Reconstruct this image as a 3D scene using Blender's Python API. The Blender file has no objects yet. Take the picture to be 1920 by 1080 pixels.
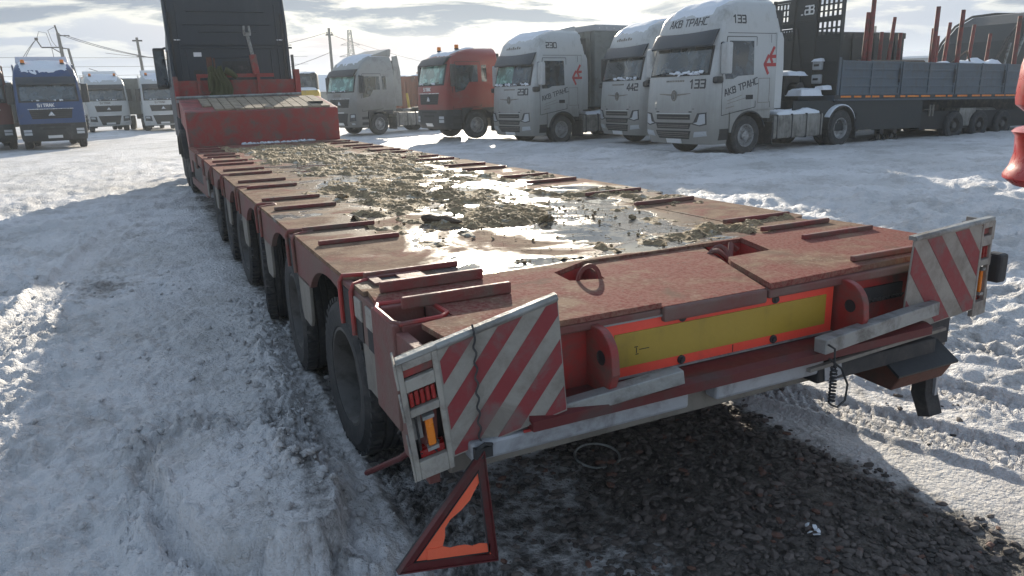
import bpy, bmesh, math, random
import numpy as np
from mathutils import Vector, Matrix
R = math.radians; PI = math.pi
random.seed(7); rng = np.random.default_rng(11)
scene = bpy.context.scene
C = scene.collection

# ------------------------------------------------------------------ camera
PITCH, YAW, ROLL = .2560, .4472, -.0313
cam_d = bpy.data.cameras.new('camera'); cam = bpy.data.objects.new('camera', cam_d); C.objects.link(cam)
scene.camera = cam
cam_d.sensor_width = 36; cam_d.lens = 36 * 1394.5 / 1920; cam_d.clip_start = .05; cam_d.clip_end = 9000
fw = Vector((math.sin(YAW) * math.cos(PITCH), math.cos(YAW) * math.cos(PITCH), -math.sin(PITCH)))
rt = Vector((math.cos(YAW), -math.sin(YAW), 0)); up = rt.cross(fw)
rr = rt * math.cos(ROLL) + up * math.sin(ROLL); uu = up * math.cos(ROLL) - rt * math.sin(ROLL)
cam.matrix_world = Matrix(((rr.x, uu.x, -fw.x, -.7066), (rr.y, uu.y, -fw.y, -1.8004), (rr.z, uu.z, -fw.z, 1.73), (0, 0, 0, 1)))
scene.render.resolution_x, scene.render.resolution_y = 1024, 576

# ------------------------------------------------------------------ sun, sky, exposure
SUN_EL, SUN_AZ = R(13.9), R(24.4)          # azimuth from +y towards +x
SD = Vector((math.sin(SUN_AZ) * math.cos(SUN_EL), math.cos(SUN_AZ) * math.cos(SUN_EL), math.sin(SUN_EL)))
sl = bpy.data.lights.new('sun', 'SUN'); sl.energy = 5.0; sl.angle = R(.55); sl.color = (1, .9, .74)
so = bpy.data.objects.new('sun', sl); C.objects.link(so)
so.rotation_euler = (-SD).to_track_quat('-Z', 'Y').to_euler()
scene.view_settings.view_transform = 'Standard'; scene.view_settings.look = 'None'
scene.view_settings.gamma = 1; scene.view_settings.exposure = 0.74
w = bpy.data.worlds.new('World'); scene.world = w; w.use_nodes = True
NT = w.node_tree; NT.nodes.clear()


class NB:
    """tiny node-graph helper"""
    def __init__(s, nt): s.nt = nt
    def n(s, t, ins=None, **kw):
        nd = s.nt.nodes.new(t)
        for k, v in kw.items(): setattr(nd, k, v)
        for k, v in (ins or {}).items(): s.set(nd.inputs[k], v)
        return nd
    def set(s, sock, v):
        if isinstance(v, bpy.types.NodeSocket): s.nt.links.new(v, sock)
        elif isinstance(v, bpy.types.Node): s.nt.links.new(v.outputs[0], sock)
        else: sock.default_value = v
    def m(s, op, a, b=0., c=None, clamp=False):
        nd = s.n('ShaderNodeMath', {0: a, 1: b}, operation=op, use_clamp=clamp)
        if c is not None: s.set(nd.inputs[2], c)
        return nd.outputs[0]
    def ramp(s, v, a, b, lo=0., hi=1., smooth=True):
        nd = s.n('ShaderNodeMapRange', {0: v, 1: a, 2: b, 3: lo, 4: hi}, interpolation_type='SMOOTHSTEP' if smooth else 'LINEAR')
        return nd.outputs[0]
    def mix(s, f, a, b):
        nd = s.n('ShaderNodeMix', data_type='RGBA')
        s.set(nd.inputs[0], f)
        for i, v in ((6, a), (7, b)):
            if isinstance(v, tuple) and len(v) == 3: v = v + (1,)
            s.set(nd.inputs[i], v)
        return nd.outputs[2]
    def noise(s, vec, scale, detail=5., rough=.55, dist=0.):
        nd = s.n('ShaderNodeTexNoise', {'Scale': scale, 'Detail': detail, 'Roughness': rough, 'Distortion': dist})
        s.set(nd.inputs['Vector'], vec); return nd.outputs[0]
    def mapping(s, vec, scale=(1, 1, 1), loc=(0, 0, 0), rot=(0, 0, 0)):
        return s.n('ShaderNodeMapping', {'Vector': vec, 'Scale': scale, 'Location': loc, 'Rotation': rot}).outputs[0]


def build_world():
    b = NB(NT)
    sky = b.n('ShaderNodeTexSky', sky_type='NISHITA', sun_disc=False, sun_elevation=SUN_EL, sun_rotation=SUN_AZ,
              altitude=100, air_density=1.0, dust_density=.6, ozone_density=2.0)
    tc = b.n('ShaderNodeTexCoord'); nrm = b.n('ShaderNodeVectorMath', {0: tc.outputs['Generated']}, operation='NORMALIZE')
    sp = b.n('ShaderNodeSeparateXYZ', {0: nrm.outputs[0]})
    zz = b.m('MAXIMUM', sp.outputs[2], 0.0)
    den = b.m('ADD', zz, .11)
    px = b.m('DIVIDE', sp.outputs[0], den); py = b.m('DIVIDE', sp.outputs[1], den)
    cv = b.n('ShaderNodeCombineXYZ', {0: px, 1: py, 2: 0.})
    rot = b.mapping(cv.outputs[0], (.95, 1.25, 1), (4.3, 1.7, 0), (0, 0, R(25)))
    n1 = b.noise(rot, 1.0, 8, .60, .5)
    n2 = b.noise(b.mapping(cv.outputs[0], (.35, .55, 1), (1.1, 7.2, 0), (0, 0, R(20))), 1.0, 3, .5)
    nn = b.m('ADD', b.m('ADD', b.m('MULTIPLY', n1, .62), b.m('MULTIPLY', n2, .38)), b.ramp(zz, .045, .10, -.045, .03))
    mask = b.ramp(nn, .445, .50)
    thick = b.ramp(nn, .505, .575)
    dt = b.n('ShaderNodeVectorMath', {0: nrm.outputs[0], 1: tuple(SD)}, operation='DOT_PRODUCT').outputs['Value']
    glow = b.m('POWER', b.m('MAXIMUM', dt, 0.), 9.)
    glow2 = b.m('POWER', b.m('MAXIMUM', dt, 0.), 60.)
    hz = b.ramp(zz, .0, .16)
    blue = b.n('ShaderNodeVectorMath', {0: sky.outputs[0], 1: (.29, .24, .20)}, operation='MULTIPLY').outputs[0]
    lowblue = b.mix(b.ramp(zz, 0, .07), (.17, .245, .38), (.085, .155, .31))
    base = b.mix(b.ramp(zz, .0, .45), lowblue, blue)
    lit = b.mix(glow, (.46, .48, .48), (.84, .80, .68))
    lit = b.mix(b.m('MULTIPLY', glow2, .6), lit, (1.2, 1.12, .95))
    grey = b.mix(glow, (.115, .16, .24), (.165, .205, .265))
    cloud = b.mix(thick, lit, grey)
    mk = b.m('MULTIPLY', b.m('MULTIPLY', mask, b.ramp(zz, .035, .085)), b.ramp(zz, .20, .5, 1., .2))
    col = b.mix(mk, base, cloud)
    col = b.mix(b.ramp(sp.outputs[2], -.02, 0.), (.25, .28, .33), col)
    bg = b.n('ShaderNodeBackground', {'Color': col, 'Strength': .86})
    out = b.n('ShaderNodeOutputWorld'); NT.links.new(bg.outputs[0], out.inputs[0])
build_world()

# ------------------------------------------------------------------ materials
MATS = {}
def newmat(name):
    m = bpy.data.materials.new(name); m.use_nodes = True; nt = m.node_tree
    for n in list(nt.nodes): nt.nodes.remove(n)
    b = NB(nt); out = b.n('ShaderNodeOutputMaterial'); p = b.n('ShaderNodeBsdfPrincipled'); nt.links.new(p.outputs[0], out.inputs[0])
    MATS[name] = m
    return m, b, p

def paint(name, col, dirt=(.17, .15, .13), amt=.35, rough=.45, metal=0., scale=3., bump=.15, fine=40., low=None, coat=0., streak=False, spec=.5):
    """worn paint: colour + grime patches + small bumps; low=(z0,z1): road dirt fading upwards on vehicle sides"""
    m, b, p = newmat(name)
    tc = b.n('ShaderNodeTexCoord').outputs['Object']
    n1 = b.noise(tc, scale, 8, .68, .4)
    n2 = b.noise(tc, fine, 4, .6)
    if streak:
        n3 = b.noise(b.mapping(tc, (9, 9, .6)), 1.4, 4, .6)
        n1 = b.m('ADD', b.m('MULTIPLY', n1, .6), b.m('MULTIPLY', n3, .4))
    mask = b.m('MULTIPLY', b.ramp(n1, .60 - .32 * amt, .70), min(1., amt * 1.7))
    if low:
        z = b.n('ShaderNodeSeparateXYZ', {0: tc}).outputs[2]
        lz = b.m('ADD', b.ramp(b.m('ADD', z, b.m('MULTIPLY', b.m('SUBTRACT', n1, .5), 1.8)), low[0], low[1], .8, 0.), 0.)
        mask = b.m('MAXIMUM', mask, lz)
    var = b.mix(b.m('MULTIPLY', n2, .35), col, tuple(c * .72 for c in col))
    c = b.mix(mask, var, dirt)
    b.set(p.inputs['Base Color'], c)
    b.set(p.inputs['Roughness'], b.m('ADD', b.m('MULTIPLY', b.m('ADD', mask, n2), .22), rough - .1, clamp=True))
    p.inputs['Metallic'].default_value = metal; p.inputs['Coat Weight'].default_value = coat
    p.inputs['Specular IOR Level'].default_value = spec
    if bump:
        bm_ = b.n('ShaderNodeBump', {'Strength': bump, 'Distance': .01, 'Height': b.m('ADD', n2, b.m('MULTIPLY', n1, .6))})
        b.set(p.inputs['Normal'], bm_.outputs[0])
    return m

paint('red_steel', (.31, .03, .028), (.15, .09, .075), .6, .42, scale=5, bump=.3)
paint('red_bright', (.40, .034, .03), (.14, .075, .065), .6, .45, scale=6)
paint('dusty_red', (.19, .038, .035), (.18, .125, .105), 1.0, .6, scale=2.2, bump=.3, fine=60)
paint('flap_grey', (.24, .22, .19), (.13, .115, .10), .5, .7, scale=6, streak=True)
paint('galv', (.34, .35, .34), (.15, .14, .125), .6, .5, .35, scale=7, bump=.4)
paint('aluminium', (.40, .42, .45), (.16, .155, .15), .55, .45, .2, scale=6)
paint('lamp_housing', (.36, .34, .30), (.19, .17, .15), .6, .6, scale=9, bump=.4)
paint('rubber', (.030, .031, .033), (.10, .095, .09), .45, .75, scale=9, bump=.5)
paint('black_part', (.022, .024, .027), (.075, .075, .075), .35, .55, scale=4)
paint('chassis', (.03, .032, .036), (.11, .10, .09), .5, .65, scale=5)
paint('rim_steel', (.10, .095, .09), (.05, .045, .04), .5, .6, .2, scale=9)
paint('rim_silver', (.42, .42, .42), (.13, .12, .11), .5, .45, .5, scale=9)
paint('white_cab', (.50, .51, .505), (.19, .18, .155), .30, .4, scale=1.8, low=(.6, 2.5), coat=.2, streak=True)
paint('white_clean', (.55, .56, .55), (.35, .33, .30), .2, .4, scale=1.8, coat=.2)
paint('grey_cab', (.34, .345, .33), (.14, .13, .115), .35, .45, scale=1.6, low=(1.0, 2.7))
paint('red_cab', (.25, .022, .018), (.14, .09, .07), .25, .4, scale=2, low=(.4, 1.7), coat=.2)
paint('blue_cab', (.006, .045, .155), (.06, .06, .07), .25, .3, scale=2, coat=.4)
paint('navy_cab', (.022, .032, .045), (.05, .06, .07), .35, .5, scale=1.5, streak=True)
paint('dark_red_cab', (.10, .012, .015), (.06, .05, .05), .3, .35, scale=2)
paint('dark_red', (.12, .015, .016), (.08, .055, .05), .5, .55, scale=6)
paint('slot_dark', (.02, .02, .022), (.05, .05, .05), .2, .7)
paint('decal_red', (.45, .03, .035), (.25, .2, .18), .15, .5)
paint('decal_dark', (.03, .033, .04), (.1, .1, .1), .1, .5)
paint('decal_white', (.75, .75, .74), (.4, .4, .4), .1, .5)
paint('chrome', (.62, .63, .65), (.3, .3, .3), .2, .25, .9)
paint('lamp_lens', (.48, .5, .52), (.25, .24, .22), .3, .12)
paint('amber', (.8, .22, .015), (.3, .15, .05), .1, .25)
paint('tail_red', (.32, .015, .012), (.1, .06, .05), .4, .25)
paint('trailer_grey', (.085, .115, .145), (.10, .10, .10), .5, .5, scale=2.5, streak=True)
paint('curtain_grey', (.17, .19, .185), (.1, .1, .1), .4, .6, scale=2)
paint('bar_steel', (.24, .05, .045), (.17, .12, .095), .8, .6, scale=6, bump=.4)
paint('tarp_dark', (.022, .028, .032), (.05, .05, .05), .3, .6, scale=2)
paint('stake_red', (.20, .025, .024), (.07, .045, .04), .55, .55, scale=6)
paint('plank_wood', (.36, .285, .20), (.14, .11, .085), .6, .75, scale=4, bump=.5, streak=True)
paint('tank', (.30, .29, .265), (.11, .10, .09), .55, .5, .3, scale=3, streak=True)
paint('yellow_machine', (.62, .40, .04), (.2, .15, .08), .3, .5)
paint('olive_cloth', (.075, .08, .035), (.06, .06, .03), .5, .9, scale=9, bump=.6)
paint('concrete_pole', (.17, .165, .155), (.1, .1, .1), .4, .85)
paint('wood_dark', (.15, .11, .08), (.06, .05, .04), .5, .85, scale=12, bump=.6)
paint('orange_reflector', (1.0, .17, .08), (.8, .12, .06), .2, .45, scale=15)
paint('fluor_red', (.92, .085, .05), (.35, .08, .06), .18, .45, scale=8, streak=True)
paint('reflect_yellow', (.42, .29, .035), (.24, .17, .04), .35, .4, scale=5, streak=True)
paint('stripe_red', (.24, .028, .034), (.17, .12, .11), .5, .5, scale=9)
paint('stripe_white', (.31, .295, .26), (.20, .18, .155), .7, .5, scale=9)
paint('building_grey', (.40, .42, .45), (.3, .3, .3), .3, .8)
paint('brown_paint', (.26, .09, .05), (.12, .1, .09), .4, .6)
paint('snow_cap', (.82, .85, .90), (.6, .62, .65), .15, .8, bump=.3, fine=12)
paint('red_plastic', (.50, .02, .022), (.28, .06, .05), .25, .28, scale=7, bump=.08, coat=.3)
paint('reflect_white', (.75, .73, .68), (.4, .38, .33), .3, .4)
paint('wire', (.05, .05, .055), (.05, .05, .05), .1, .7, bump=0)
paint('bush', (.10, .085, .07), (.05, .04, .03), .3, .9)
paint('rust_plate', (.12, .045, .03), (.07, .05, .04), .6, .8, scale=9, bump=.5)

def glassmat(name, tint, rough=.06):
    m, b, p = newmat(name)
    tc = b.n('ShaderNodeTexCoord').outputs['Object']
    n = b.noise(tc, 2.5, 5, .6, .5)
    b.set(p.inputs['Base Color'], b.mix(b.ramp(n, .45, .62), tint, tuple(min(1, c * 2.4 + .02) for c in tint)))
    b.set(p.inputs['Roughness'], b.ramp(n, .4, .7, rough, rough + .22))
    p.inputs['Specular IOR Level'].default_value = .8; p.inputs['Coat Weight'].default_value = .5
    return m
glassmat('glass_dark', (.012, .020, .026)); glassmat('glass_painted_light', (.10, .20, .17), .12)  # second glass has the light seen through windscreens put into its tint

def snow_material():
    m, b, p = newmat('snow_ground')
    g = b.n('ShaderNodeNewGeometry').outputs['Position']
    at = b.n('ShaderNodeAttribute', attribute_name='dirt').outputs['Fac']
    n1 = b.noise(g, 1.3, 9, .62, .3); n2 = b.noise(g, 14, 6, .65); n3 = b.noise(g, 90, 3, .6)
    n4 = b.noise(b.mapping(g, (1, 1, 1), rot=(0, 0, R(-12))), .35, 4, .6)
    clean = b.mix(b.ramp(n4, .35, .65), (.84, .82, .82), (.66, .645, .635))
    dirt = b.mix(b.ramp(n2, .4, .62), (.15, .13, .115), (.05, .044, .038))
    d1 = b.ramp(b.m('ADD', n1, b.m('MULTIPLY', n2, .5)), .70, .92)
    d2 = b.ramp(b.m('ADD', at, b.m('MULTIPLY', b.m('SUBTRACT', b.m('ADD', n2, n1), 1.0), .9)), .25, .85)
    c = b.mix(b.m('MULTIPLY', d1, .45), clean, (.36, .33, .30))
    c = b.mix(d2, c, dirt)
    speck = b.ramp(n3, .70, .78)
    c = b.mix(b.m('MULTIPLY', speck, b.m('MULTIPLY', n1, .8)), c, (.15, .13, .11))
    b.set(p.inputs['Base Color'], c)
    p.inputs['Roughness'].default_value = .62; p.inputs['Specular IOR Level'].default_value = .35
    p.inputs['Subsurface Weight'].default_value = 0
    vo = b.n('ShaderNodeTexVoronoi', {'Vector': g, 'Scale': 34.}).outputs[0]
    h = b.m('ADD', b.m('ADD', b.m('MULTIPLY', n2, 1.0), b.m('MULTIPLY', n3, .34)), b.m('MULTIPLY', vo, -.30))
    bp_ = b.n('ShaderNodeBump', {'Strength': 1.0, 'Distance': .045, 'Height': h})
    b.set(p.inputs['Normal'], bp_.outputs[0])
snow_material()

def deck_material():
    """steel deck: red paint under tan dust, meltwater puddles in the middle, ice glaze"""
    m, b, p = newmat('deck_steel')
    g = b.n('ShaderNodeTexCoord').outputs['Object']
    sp = b.n('ShaderNodeSeparateXYZ', {0: g}); x, y = sp.outputs[0], sp.outputs[1]
    nA = b.noise(g, 1.15, 6, .55, .7); nB = b.noise(g, 7, 7, .65, .3); nC = b.noise(g, 70, 4, .6); nD = b.noise(g, 2.6, 4, .6)
    # puddles: wide in the middle of the deck, none on the dry tail
    mid = b.m('SUBTRACT', 1., b.m('ABSOLUTE', b.m('DIVIDE', b.m('SUBTRACT', x, 1.42), 1.25)))
    bias = b.m('ADD', b.m('MULTIPLY', mid, .26), b.m('MULTIPLY', b.ramp(y, 8.5, 10.5, 0., -.25), 1.))
    bias = b.m('ADD', bias, b.ramp(y, .92, 1.12, -.8, 0.))
    pud = b.ramp(b.m('ADD', b.m('ADD', nA, b.m('MULTIPLY', b.m('SUBTRACT', nB, .5), .10)), bias), .63, .655)
    damp = b.ramp(b.m('ADD', nA, bias), .545, .61)
    redz = b.m('ADD', b.ramp(y, .85, 1.25, .50, 0.), b.m('MULTIPLY', b.ramp(y, 6.0, 8.5), b.ramp(x, 1.2, 2.1, .45, .1)))
    redm = b.ramp(b.m('ADD', b.m('ADD', b.m('MULTIPLY', nB, .6), b.m('MULTIPLY', nD, 1.0)), b.m('MULTIPLY', redz, .45)), .80, 1.08)
    tan = b.mix(b.ramp(nB, .35, .65), (.29, .195, .135), (.16, .10, .07))
    tan = b.mix(b.ramp(nC, .55, .7), tan, (.40, .32, .24))
    red = b.mix(b.ramp(nC, .35, .62), (.19, .05, .044), (.27, .13, .105))
    c = b.mix(redm, tan, red)
    c = b.mix(b.m('MULTIPLY', b.ramp(nC, .60, .66), b.ramp(nD, .42, .6, .1, .75)), c, (.10, .07, .055))
    scr = b.ramp(b.noise(b.mapping(g, (3, 26, 3), rot=(0, 0, R(14))), 2.2, 5, .7, .5), .60, .68)
    c = b.mix(b.m('MULTIPLY', scr, .55), c, (.13, .075, .06))
    c = b.mix(b.m('MULTIPLY', b.ramp(b.noise(g, 1.9, 7, .7, 1.), .54, .66), .7), c, (.15, .10, .075))
    c = b.mix(b.m('MULTIPLY', damp, .7), c, (.11, .085, .062))
    c = b.mix(pud, c, b.mix(b.ramp(nB, .4, .6), (.10, .10, .095), (.16, .155, .14)))
    b.set(p.inputs['Base Color'], c)
    ice = b.ramp(b.noise(g, 3.2, 4, .6, .4), .44, .56)
    r_p = b.m('ADD', b.m('MULTIPLY', ice, .12), .035)
    r = b.mix(damp, (.9, .9, .9), (.5, .5, .5))
    r = b.mix(pud, r, b.n('ShaderNodeCombineColor', {0: r_p, 1: r_p, 2: r_p}).outputs[0])
    b.set(p.inputs['Roughness'], b.n('ShaderNodeSeparateColor', {0: r}).outputs[0])
    b.set(p.inputs['Specular IOR Level'], b.m('ADD', b.m('MULTIPLY', pud, .45), .03))
    icebump = b.m('MULTIPLY', b.m('MULTIPLY', b.noise(g, 85, 4, .75), ice), .5)
    drybump = b.m('ADD', b.m('MULTIPLY', nC, .7), b.m('MULTIPLY', nB, .8))
    inv = b.m('SUBTRACT', 1., pud)
    h = b.m('ADD', b.m('MULTIPLY', inv, drybump), b.m('MULTIPLY', pud, icebump))
    bp_ = b.n('ShaderNodeBump', {'Strength': .6, 'Distance': .006, 'Height': h})
    b.set(p.inputs['Normal'], bp_.outputs[0])
deck_material()

def mud_material():
    m, b, p = newmat('mud_straw')
    g = b.n('ShaderNodeTexCoord').outputs['Object']
    n1 = b.noise(g, 9, 8, .7, .6); n2 = b.noise(b.mapping(g, (1, 6, 1)), 30, 4, .6, 1.)
    c = b.mix(b.ramp(n1, .36, .56), (.12, .08, .045), (.38, .27, .16))
    c = b.mix(b.ramp(n2, .47, .62), c, (.55, .44, .26))
    c = b.mix(b.ramp(b.noise(g, 4, 6, .7), .56, .64), c, (.62, .59, .50))
    b.set(p.inputs['Base Color'], c); b.set(p.inputs['Roughness'], b.ramp(n1, .4, .6, .7, .95)); p.inputs['Specular IOR Level'].default_value = .25
    bp_ = b.n('ShaderNodeBump', {'Strength': .9, 'Distance': .02, 'Height': b.m('ADD', n1, n2)})
    b.set(p.inputs['Normal'], bp_.outputs[0])
mud_material()

def stone_material():
    m, b, p = newmat('stones')
    g = b.n('ShaderNodeNewGeometry'); ri = g.outputs['Random Per Island']
    n = b.noise(g.outputs['Position'], 60, 5, .6)
    c = b.mix(ri, (.04, .035, .032), (.17, .14, .125))
    c = b.mix(b.ramp(ri, .95, .97), c, (.15, .075, .055))
    c = b.mix(b.ramp(n, .5, .7), c, (.10, .085, .075))
    b.set(p.inputs['Base Color'], c); p.inputs['Roughness'].default_value = .8
stone_material()

# ------------------------------------------------------------------ object helpers
def tag(o, label=None, cat=None, group=None, kind=None):
    for k, v in (('label', label), ('category', cat), ('group', group), ('kind', kind)):
        if v: o[k] = v
    return o
def thing(name, label, cat, loc=(0, 0, 0), rz=0, group=None, rot=None):
    o = bpy.data.objects.new(name, None); C.objects.link(o); o.empty_display_size = .2
    o.location = loc; o.rotation_euler = rot if rot else (0, 0, rz)
    return tag(o, label, cat, group)

class MB:
    """collects shapes; build() links them as one mesh object"""
    def __init__(s): s.v = []; s.f = []; s.mi = []; s.cur = 0
    def add(s, vs, fs):
        n = len(s.v); s.v += [tuple(v) for v in vs]; s.f += [tuple(i + n for i in f) for f in fs]; s.mi += [s.cur] * len(fs); return s
    def box(s, c, d, rot=None, taper=1.):
        hx, hy, hz = d[0] / 2, d[1] / 2, d[2] / 2
        vs = []
        for z in (-1, 1):
            t = taper if z > 0 else 1
            for x, y in ((-1, -1), (1, -1), (1, 1), (-1, 1)): vs.append(Vector((x * hx * t, y * hy * t, z * hz)))
        M = rot if rot is not None else Matrix.Identity(3)
        vs = [M @ v + Vector(c) for v in vs]
        return s.add(vs, [(0, 3, 2, 1), (4, 5, 6, 7), (0, 1, 5, 4), (1, 2, 6, 5), (2, 3, 7, 6), (3, 0, 4, 7)])
    def bb(s, x0, x1, y0, y1, z0, z1): return s.box(((x0 + x1) / 2, (y0 + y1) / 2, (z0 + z1) / 2), (x1 - x0, y1 - y0, z1 - z0))
    def cbox(s, x0, x1, y0, y1, z0, z1, c=.01):
        """box with chamfered edges along its longest axis and ends"""
        d = [x1 - x0, y1 - y0, z1 - z0]; c = min(c, min(d) * .45); cx = ((x0 + x1) / 2, (y0 + y1) / 2, (z0 + z1) / 2)
        bm = bmesh.new(); bmesh.ops.create_cube(bm, size=1)
        for v in bm.verts: v.co = Vector((v.co.x * d[0], v.co.y * d[1], v.co.z * d[2]))
        bmesh.ops.bevel(bm, geom=bm.edges[:], offset=c, segments=2, profile=.5, affect='EDGES')
        bm.verts.index_update(); vs = [v.co + Vector(cx) for v in bm.verts]; fs = [[v.index for v in f.verts] for f in bm.faces]; bm.free()
        return s.add(vs, fs)
    def prism(s, pts, axis, a, b_):
        """extrude 2-D outline pts along axis ('x','y','z') from a to b"""
        n = len(pts)
        def P3(p, t):
            return {'x': (t, p[0], p[1]), 'y': (p[0], t, p[1]), 'z': (p[0], p[1], t)}[axis]
        vs = [P3(p, a) for p in pts] + [P3(p, b_) for p in pts]
        area = sum(pts[i][0] * pts[(i + 1) % n][1] - pts[(i + 1) % n][0] * pts[i][1] for i in range(n))
        fs = [tuple(range(n)), tuple(range(2 * n - 1, n - 1, -1))] + [(i, i + n, (i + 1) % n + n, (i + 1) % n) for i in range(n)]
        return s.add(vs, fs)
    def tube(s, pts, r, seg=8, caps=True):
        pts = [Vector(p) for p in pts]; n = len(pts); rs = r if isinstance(r, (list, tuple)) else [r] * n
        vs = []; fs = []
        t0 = (pts[1] - pts[0]).normalized(); ref = Vector((0, 0, 1)) if abs(t0.z) < .9 else Vector((1, 0, 0))
        u = t0.cross(ref).normalized()
        for i, p in enumerate(pts):
            t = (pts[min(i + 1, n - 1)] - pts[max(i - 1, 0)]).normalized()
            u = (u - t * u.dot(t)).normalized(); v = t.cross(u)
            for k in range(seg):
                a = 2 * PI * k / seg; vs.append(p + (u * math.cos(a) + v * math.sin(a)) * rs[i])
        for i in range(n - 1):
            for k in range(seg):
                k2 = (k + 1) % seg; fs.append((i * seg + k, i * seg + k2, (i + 1) * seg + k2, (i + 1) * seg + k))
        if caps: fs += [tuple(range(seg - 1, -1, -1)), tuple(range((n - 1) * seg, n * seg))]
        return s.add(vs, fs)
    def lathe(s, prof, c, axis='y', seg=28, flip=1, M=None):
        """prof: list of (r, t) along the axis"""
        vs = []; fs = []; n = len(prof); c = Vector(c)
        for k in range(seg):
            a = 2 * PI * k / seg; ca, sa = math.cos(a), math.sin(a)
            for r, t in prof:
                t *= flip
                p = Vector({'y': (r * ca, t, r * sa), 'x': (t, r * ca, r * sa), 'z': (r * ca, r * sa, t)}[axis])
                if M is not None: p = M @ p
                vs.append(p + c)
        for k in range(seg):
            k2 = (k + 1) % seg
            for i in range(n - 1): fs.append((k * n + i, k2 * n + i, k2 * n + i + 1, k * n + i + 1))
        return s.add(vs, fs)
    def build(s, name, mat, parent=None, smooth=False, bevel=0, loc=None):
        me = bpy.data.meshes.new(name); me.from_pydata(s.v, [], s.f)
        for mm in (mat if isinstance(mat, (list, tuple)) else [mat]): me.materials.append(MATS[mm])
        if isinstance(mat, (list, tuple)): me.polygons.foreach_set('material_index', s.mi)
        bm = bmesh.new(); bm.from_mesh(me); bmesh.ops.recalc_face_normals(bm, faces=bm.faces); bm.to_mesh(me); bm.free()
        if smooth:
            me.shade_smooth()
            try: me.set_sharp_from_angle(angle=R(38))
            except Exception: pass
        me.update()
        o = bpy.data.objects.new(name, me); C.objects.link(o); o.parent = parent
        if loc is not None: o.location = loc
        if bevel:
            bv = o.modifiers.new('bevel', 'BEVEL'); bv.width = bevel; bv.segments = 2; bv.limit_method = 'ANGLE'; bv.angle_limit = R(40)
        return o

# stroke lettering on a 4 x 6 grid
GL = {'A': [[(0, 0), (1.6, 6), (2.4, 6), (4, 0)], [(1, 2), (3, 2)]], 'K': [[(0, 0), (0, 6)], [(4, 6), (0.3, 3), (4, 0)]],
      'B': [[(0, 0), (0, 6), (3.2, 6), (3.8, 5), (3.2, 3.2), (0, 3.2)], [(3.2, 3.2), (4, 2.2), (3.8, .4), (3.2, 0), (0, 0)]],
      'T': [[(0, 6), (4, 6)], [(2, 6), (2, 0)]], 'P': [[(0, 0), (0, 6), (3.3, 6), (4, 5.2), (4, 3.4), (3.3, 2.7), (0, 2.7)]],
      'H': [[(0, 0), (0, 6)], [(4, 0), (4, 6)], [(0, 3), (4, 3)]], 'C': [[(4, 6), (.8, 6), (0, 5.2), (0, .8), (.8, 0), (4, 0)]],
      '1': [[(1, 5), (2.6, 6), (2.6, 0)]], '3': [[(0, 6), (3.6, 6), (4, 5.4), (4, .6), (3.6, 0), (0, 0)], [(.8, 3.1), (4, 3.1)]],
      '2': [[(0, 6), (3.6, 6), (4, 5.4), (4, 3.6), (3.4, 3), (.5, 3), (0, 2.4), (0, 0), (4, 0)]],
      '0': [[(.5, 0), (0, .6), (0, 5.4), (.5, 6), (3.5, 6), (4, 5.4), (4, .6), (3.5, 0), (.5, 0)]],
      '4': [[(3.1, 0), (3.1, 6)], [(3.1, 6), (2.6, 6), (0, 2.2), (0, 1.6), (4, 1.6)]],
      'S': [[(4, 6), (.4, 6), (0, 5.5), (0, 3.5), (.4, 3.1), (3.6, 3.1), (4, 2.6), (4, .5), (3.6, 0), (0, 0)]], 'I': [[(2, 0), (2, 6)]],
      'R': [[(0, 0), (0, 6), (3.3, 6), (4, 5.2), (4, 3.6), (3.3, 3), (0, 3)], [(2, 3), (4, 0)]],
      '.': [[(1.4, 0), (2.2, 0)]], 'L': [[(0, 6), (0, 0), (4, 0)]], '7': [[(0, 6), (4, 6), (1.5, 0)]],
      'a': [[(.4, 6), (3.6, 6), (4, 5.4), (4, 0), (.5, 0), (0, .6), (0, 2.6), (.5, 3.2), (4, 3.2)]]}
def strokes(txt, h, wd=.16, gap=1.7, slant=0.):
    """-> list of convex quads (2-D) for the text, x from 0; and total width"""
    u = h / 6; x0 = 0; out = []
    for ch in txt:
        if ch == ' ': x0 += 3 * u; continue
        for pl in GL[ch]:
            for a, b_ in zip(pl[:-1], pl[1:]):
                A = Vector((x0 + a[0] * u + slant * a[1] * u, a[1] * u)); B = Vector((x0 + b_[0] * u + slant * b_[1] * u, b_[1] * u))
                d = (B - A).normalized(); n = Vector((-d.y, d.x)) * wd * h / 2; e = d * wd * h / 2
                out.append([A - e - n, B + e - n, B + e + n, A - e + n])
        x0 += (4 + gap) * u
    return out, x0 - gap * u

def text_flat(mb, txt, h, O, U, V, wd=.16, th=.004, gap=1.7, center=True, slant=0.):
    """letters as thin solids on the plane O + u*U + v*V"""
    O, U, V = Vector(O), Vector(U).normalized(), Vector(V).normalized(); N = U.cross(V)
    qs, W_ = strokes(txt, h, wd, gap, slant)
    for i, q in enumerate(qs):
        k = .0003 * (i % 5)
        pts = [O + U * (p.x - (W_ / 2 if center else 0)) + V * p.y for p in q]
        mb.add([p + N * (th + k) for p in pts] + [p for p in pts], [(0, 1, 2, 3), (7, 6, 5, 4), (0, 4, 5, 1), (1, 5, 6, 2), (2, 6, 7, 3), (3, 7, 4, 0)])
    return W_

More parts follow.
